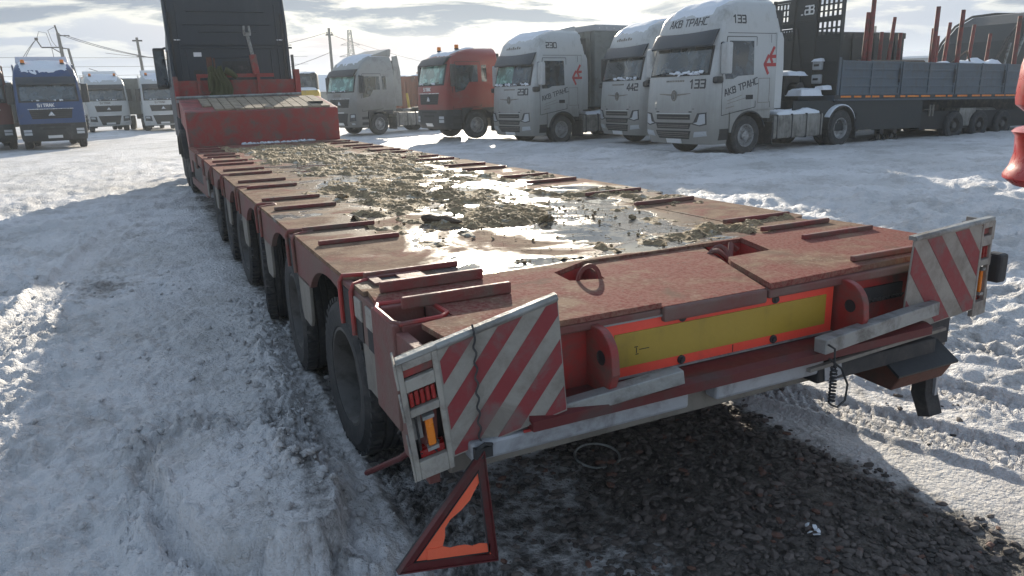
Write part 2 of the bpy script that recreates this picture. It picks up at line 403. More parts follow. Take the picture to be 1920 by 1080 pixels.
# ------------------------------------------------------------------ ground
def vnoise(x, y, seed=0):
    def h(ix, iy):
        n = (ix * 374761393 + iy * 668265263 + seed * 1442695041) & 0xffffffff
        n = ((n ^ (n >> 13)) * 1274126177) & 0xffffffff
        return ((n ^ (n >> 16)) & 0xffffff) / float(0xffffff)
    ix = np.floor(x).astype(np.int64); iy = np.floor(y).astype(np.int64); fx = x - ix; fy = y - iy
    fx = fx * fx * fx * (fx * (fx * 6 - 15) + 10); fy = fy * fy * fy * (fy * (fy * 6 - 15) + 10)
    a = h(ix, iy); b = h(ix + 1, iy); c = h(ix, iy + 1); d = h(ix + 1, iy + 1)
    return (a * (1 - fx) + b * fx) * (1 - fy) + (c * (1 - fx) + d * fx) * fy
def fbm(x, y, o=4, seed=0, g=.5, lac=2.03):
    t = 0; a = 1; s = 0
    for k in range(o):
        t = t + a * vnoise(x, y, seed + k * 17); s += a; a *= g; x = x * lac + 3.1; y = y * lac - 1.7
    return t / s
def ridged(x, y, o=4, seed=0):
    t = 0; a = 1; s = 0
    for k in range(o):
        t = t + a * (1 - np.abs(2 * vnoise(x, y, seed + k * 13) - 1)); s += a; a *= .5; x = x * 2.1; y = y * 2.1
    return t / s
def sst(x, a, b):
    t = np.clip((x - a) / (b - a), 0, 1); return t * t * (3 - 2 * t)
def under(x, y, x0, x1, y0, y1, s=.3): return sst(x, x0 - s, x0 + s) * (1 - sst(x, x1 - s, x1 + s)) * sst(y, y0 - s, y0 + s) * (1 - sst(y, y1 - s, y1 + s))
TRACKS = []   # (point, direction, width) tyre tread lines
def worley(x, y, seed=0):
    ix = np.floor(x).astype(np.int64); iy = np.floor(y).astype(np.int64); best = np.full(x.shape, 9.); rnd = np.zeros(x.shape)
    def h(a, b, s):
        n = (a * 374761393 + b * 668265263 + (seed + s) * 1442695041) & 0xffffffff
        n = ((n ^ (n >> 13)) * 1274126177) & 0xffffffff
        return ((n ^ (n >> 16)) & 0xffffff) / float(0xffffff)
    for dx in (-1, 0, 1):
        for dy in (-1, 0, 1):
            cx, cy = ix + dx, iy + dy; d = (x - cx - .15 - .7 * h(cx, cy, 1)) ** 2 + (y - cy - .15 - .7 * h(cx, cy, 2)) ** 2
            k = d < best; best = np.where(k, d, best); rnd = np.where(k, h(cx, cy, 3), rnd)
    return np.sqrt(best), rnd
def clods(x, y, sc, seed):
    wx = x * sc + 1.1 * fbm(x * sc * .9, y * sc * .9, 2, seed + 5); wy = y * sc + 1.1 * fbm(x * sc * .9 + 7, y * sc * .9, 2, seed + 6)
    f, r_ = worley(wx, wy, seed); return np.clip(.62 - f, 0, .5) ** .7 * r_
def ground_h(x, y):
    d = np.hypot(x + .7, y + 1.8)
    near = 1 - sst(d, 12, 40)
    lowf = (fbm(x * .25, y * .25, 3, 5) - .5) * .10 * sst(d, 5, 14)
    tr = sst(x, 2.9, 4.5) * near                      # trodden snow right of the trailer
    lf = sst(-x, .15, .9) * (1 - sst(y, 11, 17))      # left side
    rutL = np.exp(-((x - .15) / .22) ** 2)
    h = lowf
    h = h + tr * ((ridged(x * 1.15, y * 1.9, 4, 3) - .55) * .16 * (1 - .72 * sst(y - .35 * x, 2.6, 6.)) + (fbm(x * 7, y * 9, 3, 8) - .5) * .05)
    lum = ridged(x * 3.1 + .4, y * 3.4, 4, 21)
    h = h + lf * ((lum - .55) * (.06 + .09 * sst(-x, 1.2, 1.7)) * (1 - sst(y, 6.5, 8.5) * .7) + (fbm(x * 13, y * 13, 3, 31) - .5) * .045)
    h = h + (fbm(x * 5, y * 5, 4, 40) - .5) * .05 * near + (ridged(x * 1.7, y * 2.2, 3, 47) - .5) * .09 * near * sst(y, 9, 12) + (fbm(x * 3.2, y * 3.2, 4, 49) - .5) * .11 * near * sst(d, 7, 12) + (fbm(x * 22, y * 22, 3, 44) - .5) * .010 * near
    c1 = clods(x, y, 9, 301); c2 = clods(x, y, 20, 311); c3 = clods(x, y, 4.2, 321)
    h = h + lf * near * (c1 * .045 * (.4 + sst(-x, 1.1, 1.7)) + c2 * .022) + tr * near * (c3 * .06 * (1 - .7 * sst(y - .35 * x, 2.6, 6.)) + c1 * .03) + near * c2 * .012
    # frozen hump at the lower left, flat-topped with a broken left rim
    u = (x + .50) * .96 + (y - 1.35) * .28; v = (y - 1.35) * .96 - (x + .50) * .28
    wob = (fbm(x * 6, y * 6, 3, 60) - .5) * .35
    q = np.sqrt((u / .33) ** 2 + (v / .78) ** 2) + wob
    hm = 1 - sst(q, .85, 1.0)
    h = h * (1 - .35 * hm) + .14 * (1 - sst(q, .84, 1.0)) + .03 * (1 - sst(q, 1.0, 1.9)) - .05 * hm * v - .05 * np.exp(-((q - 1.12) / .10) ** 2) * (u < 0)
    # crumbled ridge pushed up along the wheels
    rx = x + .20 - .09 * (y - 2.2)
    cl = ridged(x * 8, y * 8, 3, 70)
    h = h + np.exp(-(rx / .15) ** 2) * sst(y, .9, 1.5) * (1 - sst(y, 3.6, 5.2)) * (.03 + .09 * np.clip(cl - .45, 0, 1) + .12 * c1 + .05 * c2)
    h = h + sst(q, .75, 1.0) * (1 - sst(q, 1.25, 1.7)) * (.10 * c1 + .06 * c2)
    # packed strip under and behind the trailer
    pk = under(x, y, -.05, 2.85, -.9, 13, .12)
    h = h * (1 - .82 * pk) - .012 * pk
    # tyre ruts with tread blocks at the right and between the wheels
    for (ax, ay), ang, wd, st, en in (((2.62, .55), -.30, .13, -3.5, 3.4), ((3.25, .6), -.22, .14, -3.5, 3.4), ((4.4, .3), -.55, .16, -3, 5), ((-1.9, 4.5), .12, .16, -3, 7), ((.22, 2.), .03, .13, -3, 2)):
        dx, dy = math.sin(ang), math.cos(ang)
        s = (x - ax) * dx + (y - ay) * dy; t = (x - ax) * dy - (y - ay) * dx
        inn = (1 - sst(np.abs(t), wd * .8, wd * 1.15)) * sst(s, st, st + .8) * (1 - sst(s, en - .8, en))
        rim = np.exp(-((np.abs(t) - wd * 1.3) / .035) ** 2) * sst(s, st, st + .8) * (1 - sst(s, en - .8, en))
        tread = np.where(((s * 14 + np.abs(np.mod(t * 22, 2) - 1) * .9) % 1.) < .5, 0., 1.)
        h = h * (1 - .7 * inn) + inn * (-.024 + .016 * tread) + rim * .022 * (.5 + ridged(x * 6, y * 6, 2, 90))
    # snow berm in front of the right-hand trucks
    h = h + .10 * np.exp(-((x - 11.2 + .1 * (y - 18)) / .8) ** 2) * under(x, y, 5, 14, 11, 28, 1) * (.5 + ridged(x * 2, y * 2, 3, 95))
    # ploughed lumps on the far left
    h = h + .22 * np.exp(-(((x + 2.2) / 1.4) ** 2 + ((y - 52) / 3.) ** 2))
    far = sst(d, 150, 2500)
    return h + far * 12 * fbm(x * .002, y * .002, 3, 2)

def dirt_f(x, y):
    g = under(x, y, .80, 2.12 - .0 * y, -.60, 1.9, .24)                    # gravel patch
    g = g * (1 - .85 * sst(x - .35 * y, 1.70, 1.95) * sst(y, .75, 1.05))
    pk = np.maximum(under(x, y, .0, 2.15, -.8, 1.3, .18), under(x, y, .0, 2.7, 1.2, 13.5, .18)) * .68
    st = np.exp(-((x + .28) / .13) ** 2) * under(x, y, -1, 1, .4, 2.6, .3) * .55
    tr = sst(x, 2.2, 3.) * (1 - sst(y, 1.0, 3.2)) * .34
    br = np.exp(-(((x + 1.25) / .5) ** 2 + ((y - 6.3) / 1.2) ** 2)) * .45 + np.exp(-(((x + .5) / .8) ** 2 + ((y - 9) / 1.) ** 2)) * .35
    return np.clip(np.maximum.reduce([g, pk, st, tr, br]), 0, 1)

def build_ground():
    ox, oy = -.7, -1.8
    fine = np.linspace(R(-40), R(92), 820); coarse = np.linspace(R(92), R(320), 60)[1:-1]
    az = np.concatenate([fine, coarse]); na = len(az)
    rs = [.25]
    while rs[-1] < 6500:
        r = rs[-1]; rs.append(r * (1.03 if r < 1.5 else 1.0062 if r < 9 else 1.009 if r < 45 else 1.05))
    rs = np.array(rs); nr = len(rs)
    RR, AA = np.meshgrid(rs, az, indexing='ij')
    x = ox + RR * np.sin(AA); y = oy + RR * np.cos(AA)
    z = ground_h(x, y); dd = dirt_f(x, y)
    v = np.stack([x, y, z], -1).reshape(-1, 3)
    v = np.vstack([v, [[ox, oy, ground_h(np.array([ox]), np.array([oy]))[0]]]])
    i = np.arange(nr - 1)[:, None] * na; j = np.arange(na)[None, :]; j2 = (j + 1) % na
    q = np.stack([i + j, i + na + j, i + na + j2, i + j2], -1).reshape(-1, 4)
    c = len(v) - 1
    tri = np.stack([np.full(na, c), np.arange(na), (np.arange(na) + 1) % na], -1)
    me = bpy.data.meshes.new('snow_ground')
    me.vertices.add(len(v)); me.vertices.foreach_set('co', v.ravel())
    nl = q.size + tri.size; me.loops.add(nl); me.loops.foreach_set('vertex_index', np.concatenate([q.ravel(), tri.ravel()]).astype(np.int32))
    st = np.concatenate([np.arange(len(q)) * 4, len(q) * 4 + np.arange(len(tri)) * 3]).astype(np.int32)
    me.polygons.add(len(st)); me.polygons.foreach_set('loop_start', st)
    me.update(calc_edges=True); me.validate()
    at = me.attributes.new('dirt', 'FLOAT', 'POINT'); at.data.foreach_set('value', np.append(dd.ravel(), 0.).astype(np.float32))
    me.shade_smooth(); me.materials.append(MATS['snow_ground'])
    o = bpy.data.objects.new('snow_ground', me); C.objects.link(o); tag(o, kind='structure')
build_ground()
def gz(x, y): return float(ground_h(np.array([float(x)]), np.array([float(y)]))[0])

def rock(mb, c, s, seed, flat=.6, sub=1):
    r_ = random.Random(seed); bm = bmesh.new(); bmesh.ops.create_icosphere(bm, subdivisions=sub, radius=1)
    M = Matrix.Rotation(r_.random() * 6, 3, 'Z') @ Matrix.Rotation(r_.random() * .9, 3, 'X')
    sx, sy, sz = s * r_.uniform(.8, 1.2), s * r_.uniform(.7, 1.), s * flat * r_.uniform(.6, 1.1)
    pl = [(Vector((r_.gauss(0, 1), r_.gauss(0, 1), r_.gauss(0, 1))).normalized(), r_.uniform(.5, .85)) for _ in range(6)]
    bm.verts.index_update(); vs = []
    for v in bm.verts:
        p = v.co.copy()
        for n, d in pl:
            k = p.dot(n)
            if k > d: p -= n * (k - d)
        vs.append(M @ Vector((p.x * sx, p.y * sy, p.z * sz)) + Vector(c))
    mb.add(vs, [[v.index for v in f.verts] for f in bm.faces]); bm.free()

ROCKT = []
def rock_templates():
    for k in range(14):
        m = MB(); rock(m, (0, 0, 0), 1., 7000 + k, .7, 1); ROCKT.append((np.array([tuple(v) for v in m.v]), np.array(m.f)))
rock_templates()
def rocks_fast(name, mat, items, smooth=False):
    """items: (x, y, z, size, seed)"""
    V = []; F = []; n = 0
    for (x, y, z, s_, sd) in items:
        tv, tf = ROCKT[sd % 14]; a = sd * 2.399; c, q = math.cos(a), math.sin(a)
        v = tv @ np.array([[c, q, 0], [-q, c, 0], [0, 0, 1]]) * s_ + np.array([x, y, z]); V.append(v); F.append(tf + n); n += len(v)
    V = np.vstack(V); F = np.vstack(F)
    me = bpy.data.meshes.new(name); me.from_pydata(V.tolist(), [], F.tolist()); me.materials.append(MATS[mat])
    if smooth: me.shade_smooth()
    me.update(); o = bpy.data.objects.new(name, me); C.objects.link(o); return o

def scatter():
    r_ = random.Random(3); N = 90000
    X = rng.uniform(.3, 3.1, N); Y = rng.uniform(-1.0, 2.2, N); D = dirt_f(X, Y) + .9 * (fbm(X * 4, Y * 4, 3, 77) - .5)
    k = rng.random(N) < np.clip(D - .33, 0, 1) ** 1.5 * .34
    X, Y = X[k], Y[k]; S = .0045 + .024 * rng.random(len(X)) ** 2.4; Z = ground_h(X, Y)
    o = rocks_fast('gravel', 'stones', [(X[i], Y[i], Z[i] + S[i] * .2, S[i], i * 7 + 3) for i in range(len(X))])
    tag(o, 'loose dark brown crushed stones lying behind the lowered trailer end', 'gravel', kind='stuff')
    it = []
    for k in range(1500):
        if k < 1000: y = r_.uniform(.9, 5.2); x = -.2 + .09 * (y - 2.2) + r_.gauss(0, .15)
        else: y = r_.uniform(-.2, 7); x = r_.uniform(-2.6, -.4)
        s_ = .006 + .03 * r_.random() ** 3.2; it.append((x, y, gz(x, y) + s_ * .2, s_, k))
    o = rocks_fast('snow_crumbs', 'snow_ground', it, True); tag(o, 'small broken lumps of snow strewn beside the trailer wheels', 'snow lumps', kind='stuff')
scatter()

# ------------------------------------------------------------------ wheels
def wheel(parent, c, r, wd, side, rim='rim_silver', tyre='rubber', rimr=None, steer=0., lugs=0, seg=32, nm='wheel', dish=1):
    """tyre is the part; rim is its sub-part. side: direction of the outer face along y (or x when parent is the trailer)"""
    ax = 'y'
    rimr = rimr or r * .56
    h = wd / 2
    M = Matrix.Rotation(steer, 3, 'Z')
    mb = MB()
    prof = [(rimr, -h * .8), (rimr * 1.04, -h * .96), (r * .80, -h * 1.02), (r * .93, -h * .93), (r * .985, -h * .72), (r * .985, -h * .40), (r * .965, -h * .37), (r * .965, -h * .30), (r, -h * .27), (r, -h * .05),
            (r * .975, -h * .04), (r * .975, h * .04), (r, h * .05), (r, h * .27), (r * .965, h * .30), (r * .965, h * .37), (r * .985, h * .40), (r * .985, h * .72), (r * .93, h * .93), (r * .87, h * 1.0), (r * .86, h * 1.03), (r * .80, h * 1.02), (r * .70, h * .96), (rimr * 1.04, h * .94), (rimr, h * .8)]
    mb.lathe(prof, c, ax, seg, side, M)
    if lugs:
        for k in range(lugs):
            a = 2 * PI * k / lugs
            for sgn in (-1, 1):
                p = Vector((r * .985 * math.cos(a + sgn * .03), sgn * h * .66, r * .985 * math.sin(a + sgn * .03)))
                Rm = M @ Matrix.Rotation(-a, 3, 'Y')
                mb.box(M @ p + Vector(c), (.022, h * .5, r * .075), Rm)
    t = mb.build(nm, tyre, parent, smooth=True)
    mb = MB()
    hh = h * .9
    pr = [(rimr * 1.02, hh), (rimr * .96, hh * 1.02), (rimr * .90, hh * .75), (rimr * .86, hh * .1), (rimr * .80, hh * .0), (rimr * .62, hh * .35 * dish), (rimr * .50, hh * .38 * dish), (rimr * .46, hh * .42 * dish), (rimr * .40, hh * .95 * dish), (rimr * .34, hh * 1.02 * dish), (0.001, hh * 1.02 * dish)]
    mb.lathe(pr, c, ax, seg, side, M)
    for k in range(10):
        a = 2 * PI * k / 10
        p = M @ Vector((rimr * .56 * math.cos(a), side * hh * .42 * dish, rimr * .56 * math.sin(a))) + Vector(c)
        mb.lathe([(rimr * .045, 0), (rimr * .045, .03), (0.0005, .035)], p, 'y', 6, side, M)
    mb.build('rim', rim, t, smooth=True)
    return t

# ------------------------------------------------------------------ the low-loader trailer (its frame is the world frame)
HD = .98
AX = [1.70 + 1.344 * k for k in range(6)]
NOTCH = [1.30 + 1.344 * k for k in range(8)]
def build_trailer():
    T = thing('lowloader_trailer', 'long red low-loader trailer with muddy wet steel deck filling the foreground', 'trailer', (0, 0, 0))
    # --- deck plates
    mb = MB()
    mb.prism([(0.02, 1.05), (.0, .86), (.18, .82), (.19, .56), (.06, .52), (.08, .30), (.90, .30), (.94, .71), (.785, .76), (.80, .92), (1.03, 1.045), (1.03, 1.05)], 'z', HD - .02, HD)
    mb.prism([(.905, .30), (1.40, .30), (1.555, .68), (1.715, 1.05), (1.035, 1.05), (.945, .71)], 'z', HD - .05, HD - .016)
    mb.prism([(1.41, .285), (2.74, .33), (2.74, 1.05), (1.96, 1.05), (1.86, .745), (1.60, .735), (1.555, .67)], 'z', HD - .02, HD + .004)
    NY = [1.05] + NOTCH + [12.75]
    for side in (0, 1):
        X = (lambda x: x) if not side else (lambda x: 2.75 - x)
        pts = [(X(.0), 1.055)]
        for n in NOTCH:
            pts += [(X(0), n - .09), (X(.04), n - .06), (X(.10), n - .05), (X(.10), n + .05), (X(.04), n + .06), (X(0), n + .09)]
        pts += [(X(0), 12.74), (X(.52), 12.74), (X(.52), 1.055)]
        mb.prism(pts, 'z', HD - .02, HD)
    for y0, y1 in ((1.055, 4.6), (4.604, 8.4), (8.404, 12.74)):
        mb.bb(.523, 1.630, y0, y1, HD - .02, HD - .0035)
        mb.bb(1.633, 2.227, y0, y1, HD - .02, HD - .0025)
    mb.build('deck', 'deck_steel', T)
    # --- cross bars welded on the plates
    LB = [.72, .99, 1.27, 2.13, 2.62, 3.62, 4.18, 5.15, 5.73, 6.58, 7.15, 8.02, 8.60, 9.45, 10.0, 10.9, 11.5, 12.3]
    RB = [.84, 1.12, 1.41, 2.27, 2.89, 3.85, 4.36, 5.28, 5.80, 6.73, 7.27, 8.30, 8.85, 9.7, 10.3, 11.2, 11.8]
    for i, y in enumerate(LB):
        mb = MB(); hgt = .046 if i < 2 else .026
        mb.cbox(.06 + random.uniform(-.01, .01), .495, y - .011, y + .013, HD + .001, HD + hgt, .005); mb.build('cross_bar', 'bar_steel', T)
    for i, y in enumerate(RB):
        mb = MB(); mb.cbox(2.17, 2.66, y - .011, y + .013, HD + .001, HD + .027, .005); mb.build('cross_bar', 'bar_steel', T)
    mb = MB(); mb.cbox(1.96, 2.60, .36, .385, HD + .005, HD + .03, .005); mb.build('cross_bar', 'bar_steel', T)
    # slotted pocket plate on the deck
    mb = MB()
    for x0, x1, y0, y1 in ((.07, .30, 1.13, 1.16), (.07, .30, 1.24, 1.27), (.07, .11, 1.16, 1.24), (.19, .30, 1.16, 1.24)): mb.bb(x0, x1, y0 - .01, y1 - .01, HD, HD + .012)
    mb.build('pocket_plate', 'dusty_red', T)
    mb = MB(); mb.bb(.112, .188, 1.152, 1.228, HD + .0015, HD + .004); mb.build('pocket_hole', 'slot_dark', T)
    # --- lashing pockets at the tail, with rings
    for n, pts in (('lashing_pocket', [(.94, .71), (.785, .76), (.80, .92), (1.03, 1.045)]), ('lashing_pocket', [(1.60, .735), (1.86, .745), (1.96, 1.05), (1.74, 1.05)])):
        mb = MB(); m = len(pts); o = Vector((sum(p[0] for p in pts) / m, sum(p[1] for p in pts) / m))
        bot = [tuple(o + (Vector(p) - o) * .96) for p in pts]
        vs = [(p[0], p[1], HD - .022) for p in pts] + [(p[0], p[1], HD - .13) for p in bot]
        mb.add(vs, [(i, (i + 1) % m, (i + 1) % m + m, i + m) for i in range(m)] + [tuple(range(m, 2 * m))])
        pk = mb.build(n, 'red_bright', T)
    mb = MB()
    arc = [(.865 + .060 * math.cos(a) * (1 + .1 * math.sin(a)), .742, HD - .02 + .085 * math.sin(a)) for a in np.linspace(0, PI, 15)]
    vs = []; fs = []
    for i, p in enumerate(arc):
        a = PI * i / 14; q = Vector((.865, .742, HD - .02)); inn = q + (Vector(p) - q) * .78
        for e in (-.005, .005): vs.append((p[0], p[1] + e, p[2])); vs.append((inn.x, inn.y + e, inn.z))
    for i in range(14):
        a = i * 4; b_ = a + 4
        fs += [(a, b_, b_ + 1, a + 1), (a + 2, a + 3, b_ + 3, b_ + 2), (a, a + 2, b_ + 2, b_), (a + 1, b_ + 1, b_ + 3, a + 3)]
    mb.add(vs, fs); mb.build('lashing_ring', 'dusty_red', T, smooth=True)
    mb = MB(); mb.tube([(1.70 + .06 * math.cos(a), .92 + .05 * math.sin(a), HD - .03 + .03 * math.sin(a * 2)) for a in np.linspace(0, 2 * PI, 18)], .012, 8)
    mb.tube([(1.76, .90, HD - .05), (1.79, .93, HD + .01), (1.82, .92, HD - .02)], .014, 8); mb.build('lashing_ring', 'dusty_red', T, smooth=True)
    # --- side plates with wheel arches
    for side in (0, 1):
        x0, x1 = (-.002, .035) if not side else (2.715, 2.752)
        pts = [(.36, HD - .022), (.36, .80)] if not side else [(.33, HD - .022), (.33, .8)]
        if not side: pts = [(.84, HD - .022), (.84, .74)]
        for i, a in enumerate(AX):
            pts += [(a - .55, .74 if i else .76)]
            pts += [(a + .545 * math.cos(t), .62 + .285 * math.sin(t)) for t in np.linspace(PI - .45, .45, 14)]
            pts += [(a + .55, .74)]
        pts += [(9.2, .70), (9.2, .52), (9.35, .45), (12.70, .34), (12.70, .46), (9.9, .56), (9.9, .82), (12.1, .80), (12.1, .60), (12.2, .58), (12.70, .55), (12.70, HD - .022)]
        mb = MB(); mb.prism(pts, 'x', x0, x1); mb.build('side_plate', 'dusty_red', T, bevel=.004)
        for i, a in enumerate([AX[0] - 1.344] + AX):
            yc = a + .672; hw = .15
            if i == 0: yc = .90; hw = .20
            xx = .012 if not side else 2.70
            mb = MB(); mb.prism([(yc - hw, .755), (yc - hw + .02, .60 if i == 0 else .54), (yc - hw + .06, .56 if i == 0 else .50), (yc + hw - .05, .56 if i == 0 else .50), (yc + hw - .01, .55), (yc + hw + .015, .755)], 'x', xx - .014, xx + .004 + (.0 if not side else .03))
            mb.build('mudguard_plate', 'flap_grey', T, bevel=.003)
    for x in (.44, 2.31):
        mb = MB(); mb.bb(x - .01, x + .01, 1.35, 12.7, .24, HD - .062); mb.build('light_block_panel', 'chassis', T)  # added walls that stop low sun leaking through between the wheels
    # pocket lips: red U-shaped rims at every outrigger notch, left side
    for i, n in enumerate(NOTCH):
        for k, dy in enumerate((0.,)):
            mb = MB(); r_ = .011
            mb.tube([(-.012, n - .10, .76), (-.014, n - .10, HD - .03), (.0, n - .095, HD - .004), (.05, n - .065, HD - .001), (.11, n - .055, HD - .002), (.12, n, HD - .003), (.11, n + .055, HD - .002), (.05, n + .065, HD - .001), (.0, n + .095, HD - .004), (-.014, n + .10, HD - .03), (-.012, n + .10, .76)], r_, 8)
            lip = mb.build('pocket_rim', 'red_bright' if i < 1 else 'bar_steel', T, smooth=True)
            mb = MB(); mb.bb(-.006, .10, n - .085, n + .085, .77, HD - .045); mb.build('pocket_recess', 'slot_dark', lip)
    # square grey cover plates and recesses near the tail
    for y in (1.13, .955):
        mb = MB(); mb.cbox(-.010, .0, y - .055, y + .055, .845, HD - .045, .004); a = mb.build('cover_plate', 'lamp_housing', T)
        mb = MB(); mb.bb(-.006, .002, y - .05, y + .05, .755, .842); mb.build('recess', 'slot_dark', a)
    # tail corner box with open top
    mb = MB()
    mb.bb(-.03, .0, .56, .84, .58, HD - .005); mb.bb(.17, .20, .58, .80, .8, HD - .005); mb.bb(.0, .17, .80, .84, .7, HD - .005); mb.bb(.0, .17, .55, .585, .7, HD - .005); mb.bb(.0, .17, .585, .80, .70, .72)
    mb.build('corner_pocket', 'dusty_red', T, bevel=.008)
    mb = MB(); mb.tube([(.0, .845, HD - .002), (.14, .83, HD - .002), (.178, .80, HD - .002), (.185, .60, HD - .002), (.15, .565, HD - .002), (.0, .56, HD - .004), (-.018, .60, HD - .006), (-.018, .80, HD - .006), (.0, .845, HD - .002)], .010, 8); mb.build('pocket_rim', 'red_bright', T, smooth=True)
    mb = MB(); mb.prism([(.30, .50), (.56, .50), (.60, .62), (.60, .90), (.56, HD - .03), (.30, HD - .03)], 'x', -.02, .02); cp = mb.build('corner_plate', 'dusty_red', T, bevel=.004)
    for (y, z, a, b_) in ((.46, .84, .035, .07), (.42, .62, .03, .075)):
        mb = MB(); mb.prism([(y + a * math.cos(t), z + b_ * math.sin(t)) for t in np.linspace(0, 2 * PI, 17)[:-1]], 'x', -.024, -.0205); mb.build('slot', 'tail_red', cp)
    # --- under frame
    for x in (.82, 1.78):
        mb = MB(); mb.bb(x, x + .16, 1.10, 12.7, .48, HD - .03); mb.bb(x, x + .16, .40, 1.10, .48, HD - .15); mb.build('frame_beam', 'dark_red', T)
    mb = MB(); mb.bb(.22, 2.70, 1.12, 12.74, HD - .06, HD - .024); mb.bb(.05, .22, 1.12, 12.74, HD - .06, HD - .024)
    mb.build('under_deck', 'dark_red', T)
    for a in AX:
        mb = MB(); mb.bb(.30, 2.45, a - .06, a + .06, .34, .46); mb.bb(.55, 2.2, a - .3, a - .26, .30, .85); mb.tube([(.5, a, .4), (.5, a + .3, .8)], .05); mb.tube([(2.25, a, .4), (2.25, a + .3, .8)], .05); mb.build('axle', 'chassis', T)
    steers = [.03, -.03, -.14, .02, -.03, .0]
    MZ = Matrix.Rotation(-PI / 2, 3, 'Z')
    for i, a in enumerate(AX):
        for sx in (0, 1):
            t = wheel(T, (0, 0, 0), .395, .245, 1, 'rim_steel', 'rubber', .245, 0, 44, 40, dish=-.2)
            t.location = (.155 if not sx else 2.60, a, .392); t.rotation_euler = (0, 0, (PI / 2 if not sx else -PI / 2) + steers[i])
    # snow stuck on the third tyre and rails along the open front part
    mb = MB(); mb.bb(.0, .06, 9.4, 12.7, .86, .90); mb.bb(.02, .3, 9.9, 12.2, .50, .78); mb.build('tank_box', 'chassis', T)
    # --- tail face
    mb = MB(); mb.bb(.10, 2.72, .335, .365, .70, HD - .024); mb.build('rear_panel', 'red_bright', T)
    mb = MB(); mb.cbox(.10, .90, .300, .335, HD - .055, HD - .022, .008); mb.cbox(.905, 1.40, .285, .335, HD - .075, HD - .018, .01); mb.cbox(1.41, 2.73, .287, .335, HD - .06, HD - .022, .008); mb.build('edge_lip', 'dusty_red', T)
    mb = MB(); mb.bb(.655, 1.785, .307, .334, .722, .928); rb = mb.build('reflective_board', 'fluor_red', T)
    mb = MB(); mb.bb(.70, 1.742, .3035, .3075, .760, .888); mb.build('yellow_field', 'reflect_yellow', rb)
    mb = MB(); mb.prism([(.300, .927), (.300, .934), (.335, .936), (.335, .927)], 'x', .65, 1.79); mb.prism([(.300, .716), (.300, .723), (.335, .723), (.335, .714)], 'x', .65, 1.79); mb.bb(.648, .655, .300, .335, .716, .934); mb.build('frame_strip', 'galv', rb)
    for x in (1.0, 1.46):
        for z in (.742, .908):
            mb = MB(); mb.lathe([(.017, 0), (.017, -.006), (.010, -.007), (.010, -.014), (.0005, -.014)], (x, .3065, z), 'y', 12); mb.build('bolt', 'chassis', rb, smooth=True)
    mb = MB(); mb.bb(.79, .803, .302, .3034, .800, .803); mb.bb(.785, .80, .302, .3034, .828, .831); mb.bb(.7925, .7955, .302, .3034, .806, .826); mb.bb(.806, .85, .302, .3034, .816, .8185); mb.bb(1.25, 1.253, .305, .3068, .725, .755); mb.build('scratch_marks', 'slot_dark', rb)
    for x in (.600, 1.805):
        pr = [(.334, .715), (.334, .945), (.27, .945)] + [(.27 - .10 * math.sin(t), .845 + .10 * math.cos(t)) for t in np.linspace(.1, 1.45, 8)] + [(.165, .80), (.19, .735), (.23, .715)]
        mb = MB(); mb.prism(pr, 'x', x, x + .032); lg = mb.build('lug', 'red_steel', T, bevel=.004)
        mb = MB(); mb.lathe([(.0005, -.0005), (.024, -.0015), (.027, .001)], (x + .0325, .235, .845), 'x', 14); mb.build('lug_hole', 'slot_dark', lg); mb = MB(); mb.lathe([(.0005, .0), (.024, -.001), (.027, .001)], (x - .001, .235, .845), 'x', 14, -1); mb.build('lug_hole', 'slot_dark', lg)
    mb = MB(); mb.prism([(.17, .665), (.17, .700), (.20, .712), (.334, .712), (.334, .70), (.21, .697), (.185, .69), (.185, .68), (.30, .675), (.30, .665)], 'x', .30, 2.25); mb.build('rear_channel', 'dark_red', T)
    mb = MB(); mb.bb(.28, 2.3, .200, .206, .655, .664); mb.build('red_strip', 'red_bright', T)
    for x0, x1 in ((.10, .97), (1.10, 1.66)):
        mb = MB(); mb.cbox(x0, x1, .215, .285, .585, .652, .012); mb.build('bumper_bar', 'aluminium', T)
    mb = MB(); mb.cbox(.05, 2.55, .295, .36, .52, .64, .01); mb.build('underrun_beam', 'flap_grey', T)
    mb = MB(); mb.cbox(1.62, 2.35, .21, .29, .545, .62, .01); mb.bb(1.95, 2.5, .26, .3, .56, .69); mb.build('bumper_bracket', 'chassis', T)
    # small plate with a stencilled mark
    mb = MB(); mb.box((1.70, .206, .598), (.095, .004, .075), Matrix.Rotation(R(-8), 3, 'Y')); a = mb.build('small_plate', 'aluminium', T)
    mb = MB()
    for q in (((-.02, -.02), (0, .025)), ((0, .025), (.02, -.02)), ((-.01, 0), (.012, .002)), ((.012, .022), (.022, .01)), ((-.02, .012), (-.008, .02))):
        mb.tube([(1.70 + q[0][0], .202, .598 + q[0][1]), (1.70 + q[1][0], .202, .598 + q[1][1])], .0025, 4)
    mb.build('plate_mark', 'slot_dark', a)
    # marker-board arms
    mb = MB(); d = (Vector((.875, .150, .762)) - Vector((.43, .225, .700)))
    def beam(mb, a, b_, w_, h_):
        a, b_ = Vector(a), Vector(b_); d = (b_ - a); L = d.length; ex = d.normalized(); ey = Vector((0, 0, 1)).cross(ex).normalized(); ez = ex.cross(ey)
        M = Matrix((ex, ey, ez)).transposed(); mb.box((a + b_) / 2, (L, w_, h_), M)
    beam(mb, (.40, .23, .690), (.875, .150, .758), .055, .052); mb.build('board_arm', 'galv', T, bevel=.004)
    mb = MB(); beam(mb, (1.55, .15, .742), (2.30, .21, .770), .055, .060); mb.build('board_arm', 'galv', T, bevel=.004)
    mb = MB(); beam(mb, (1.52, .17, .640), (2.36, .19, .668), .02, .014); mb.build('brace', 'flap_grey', T)
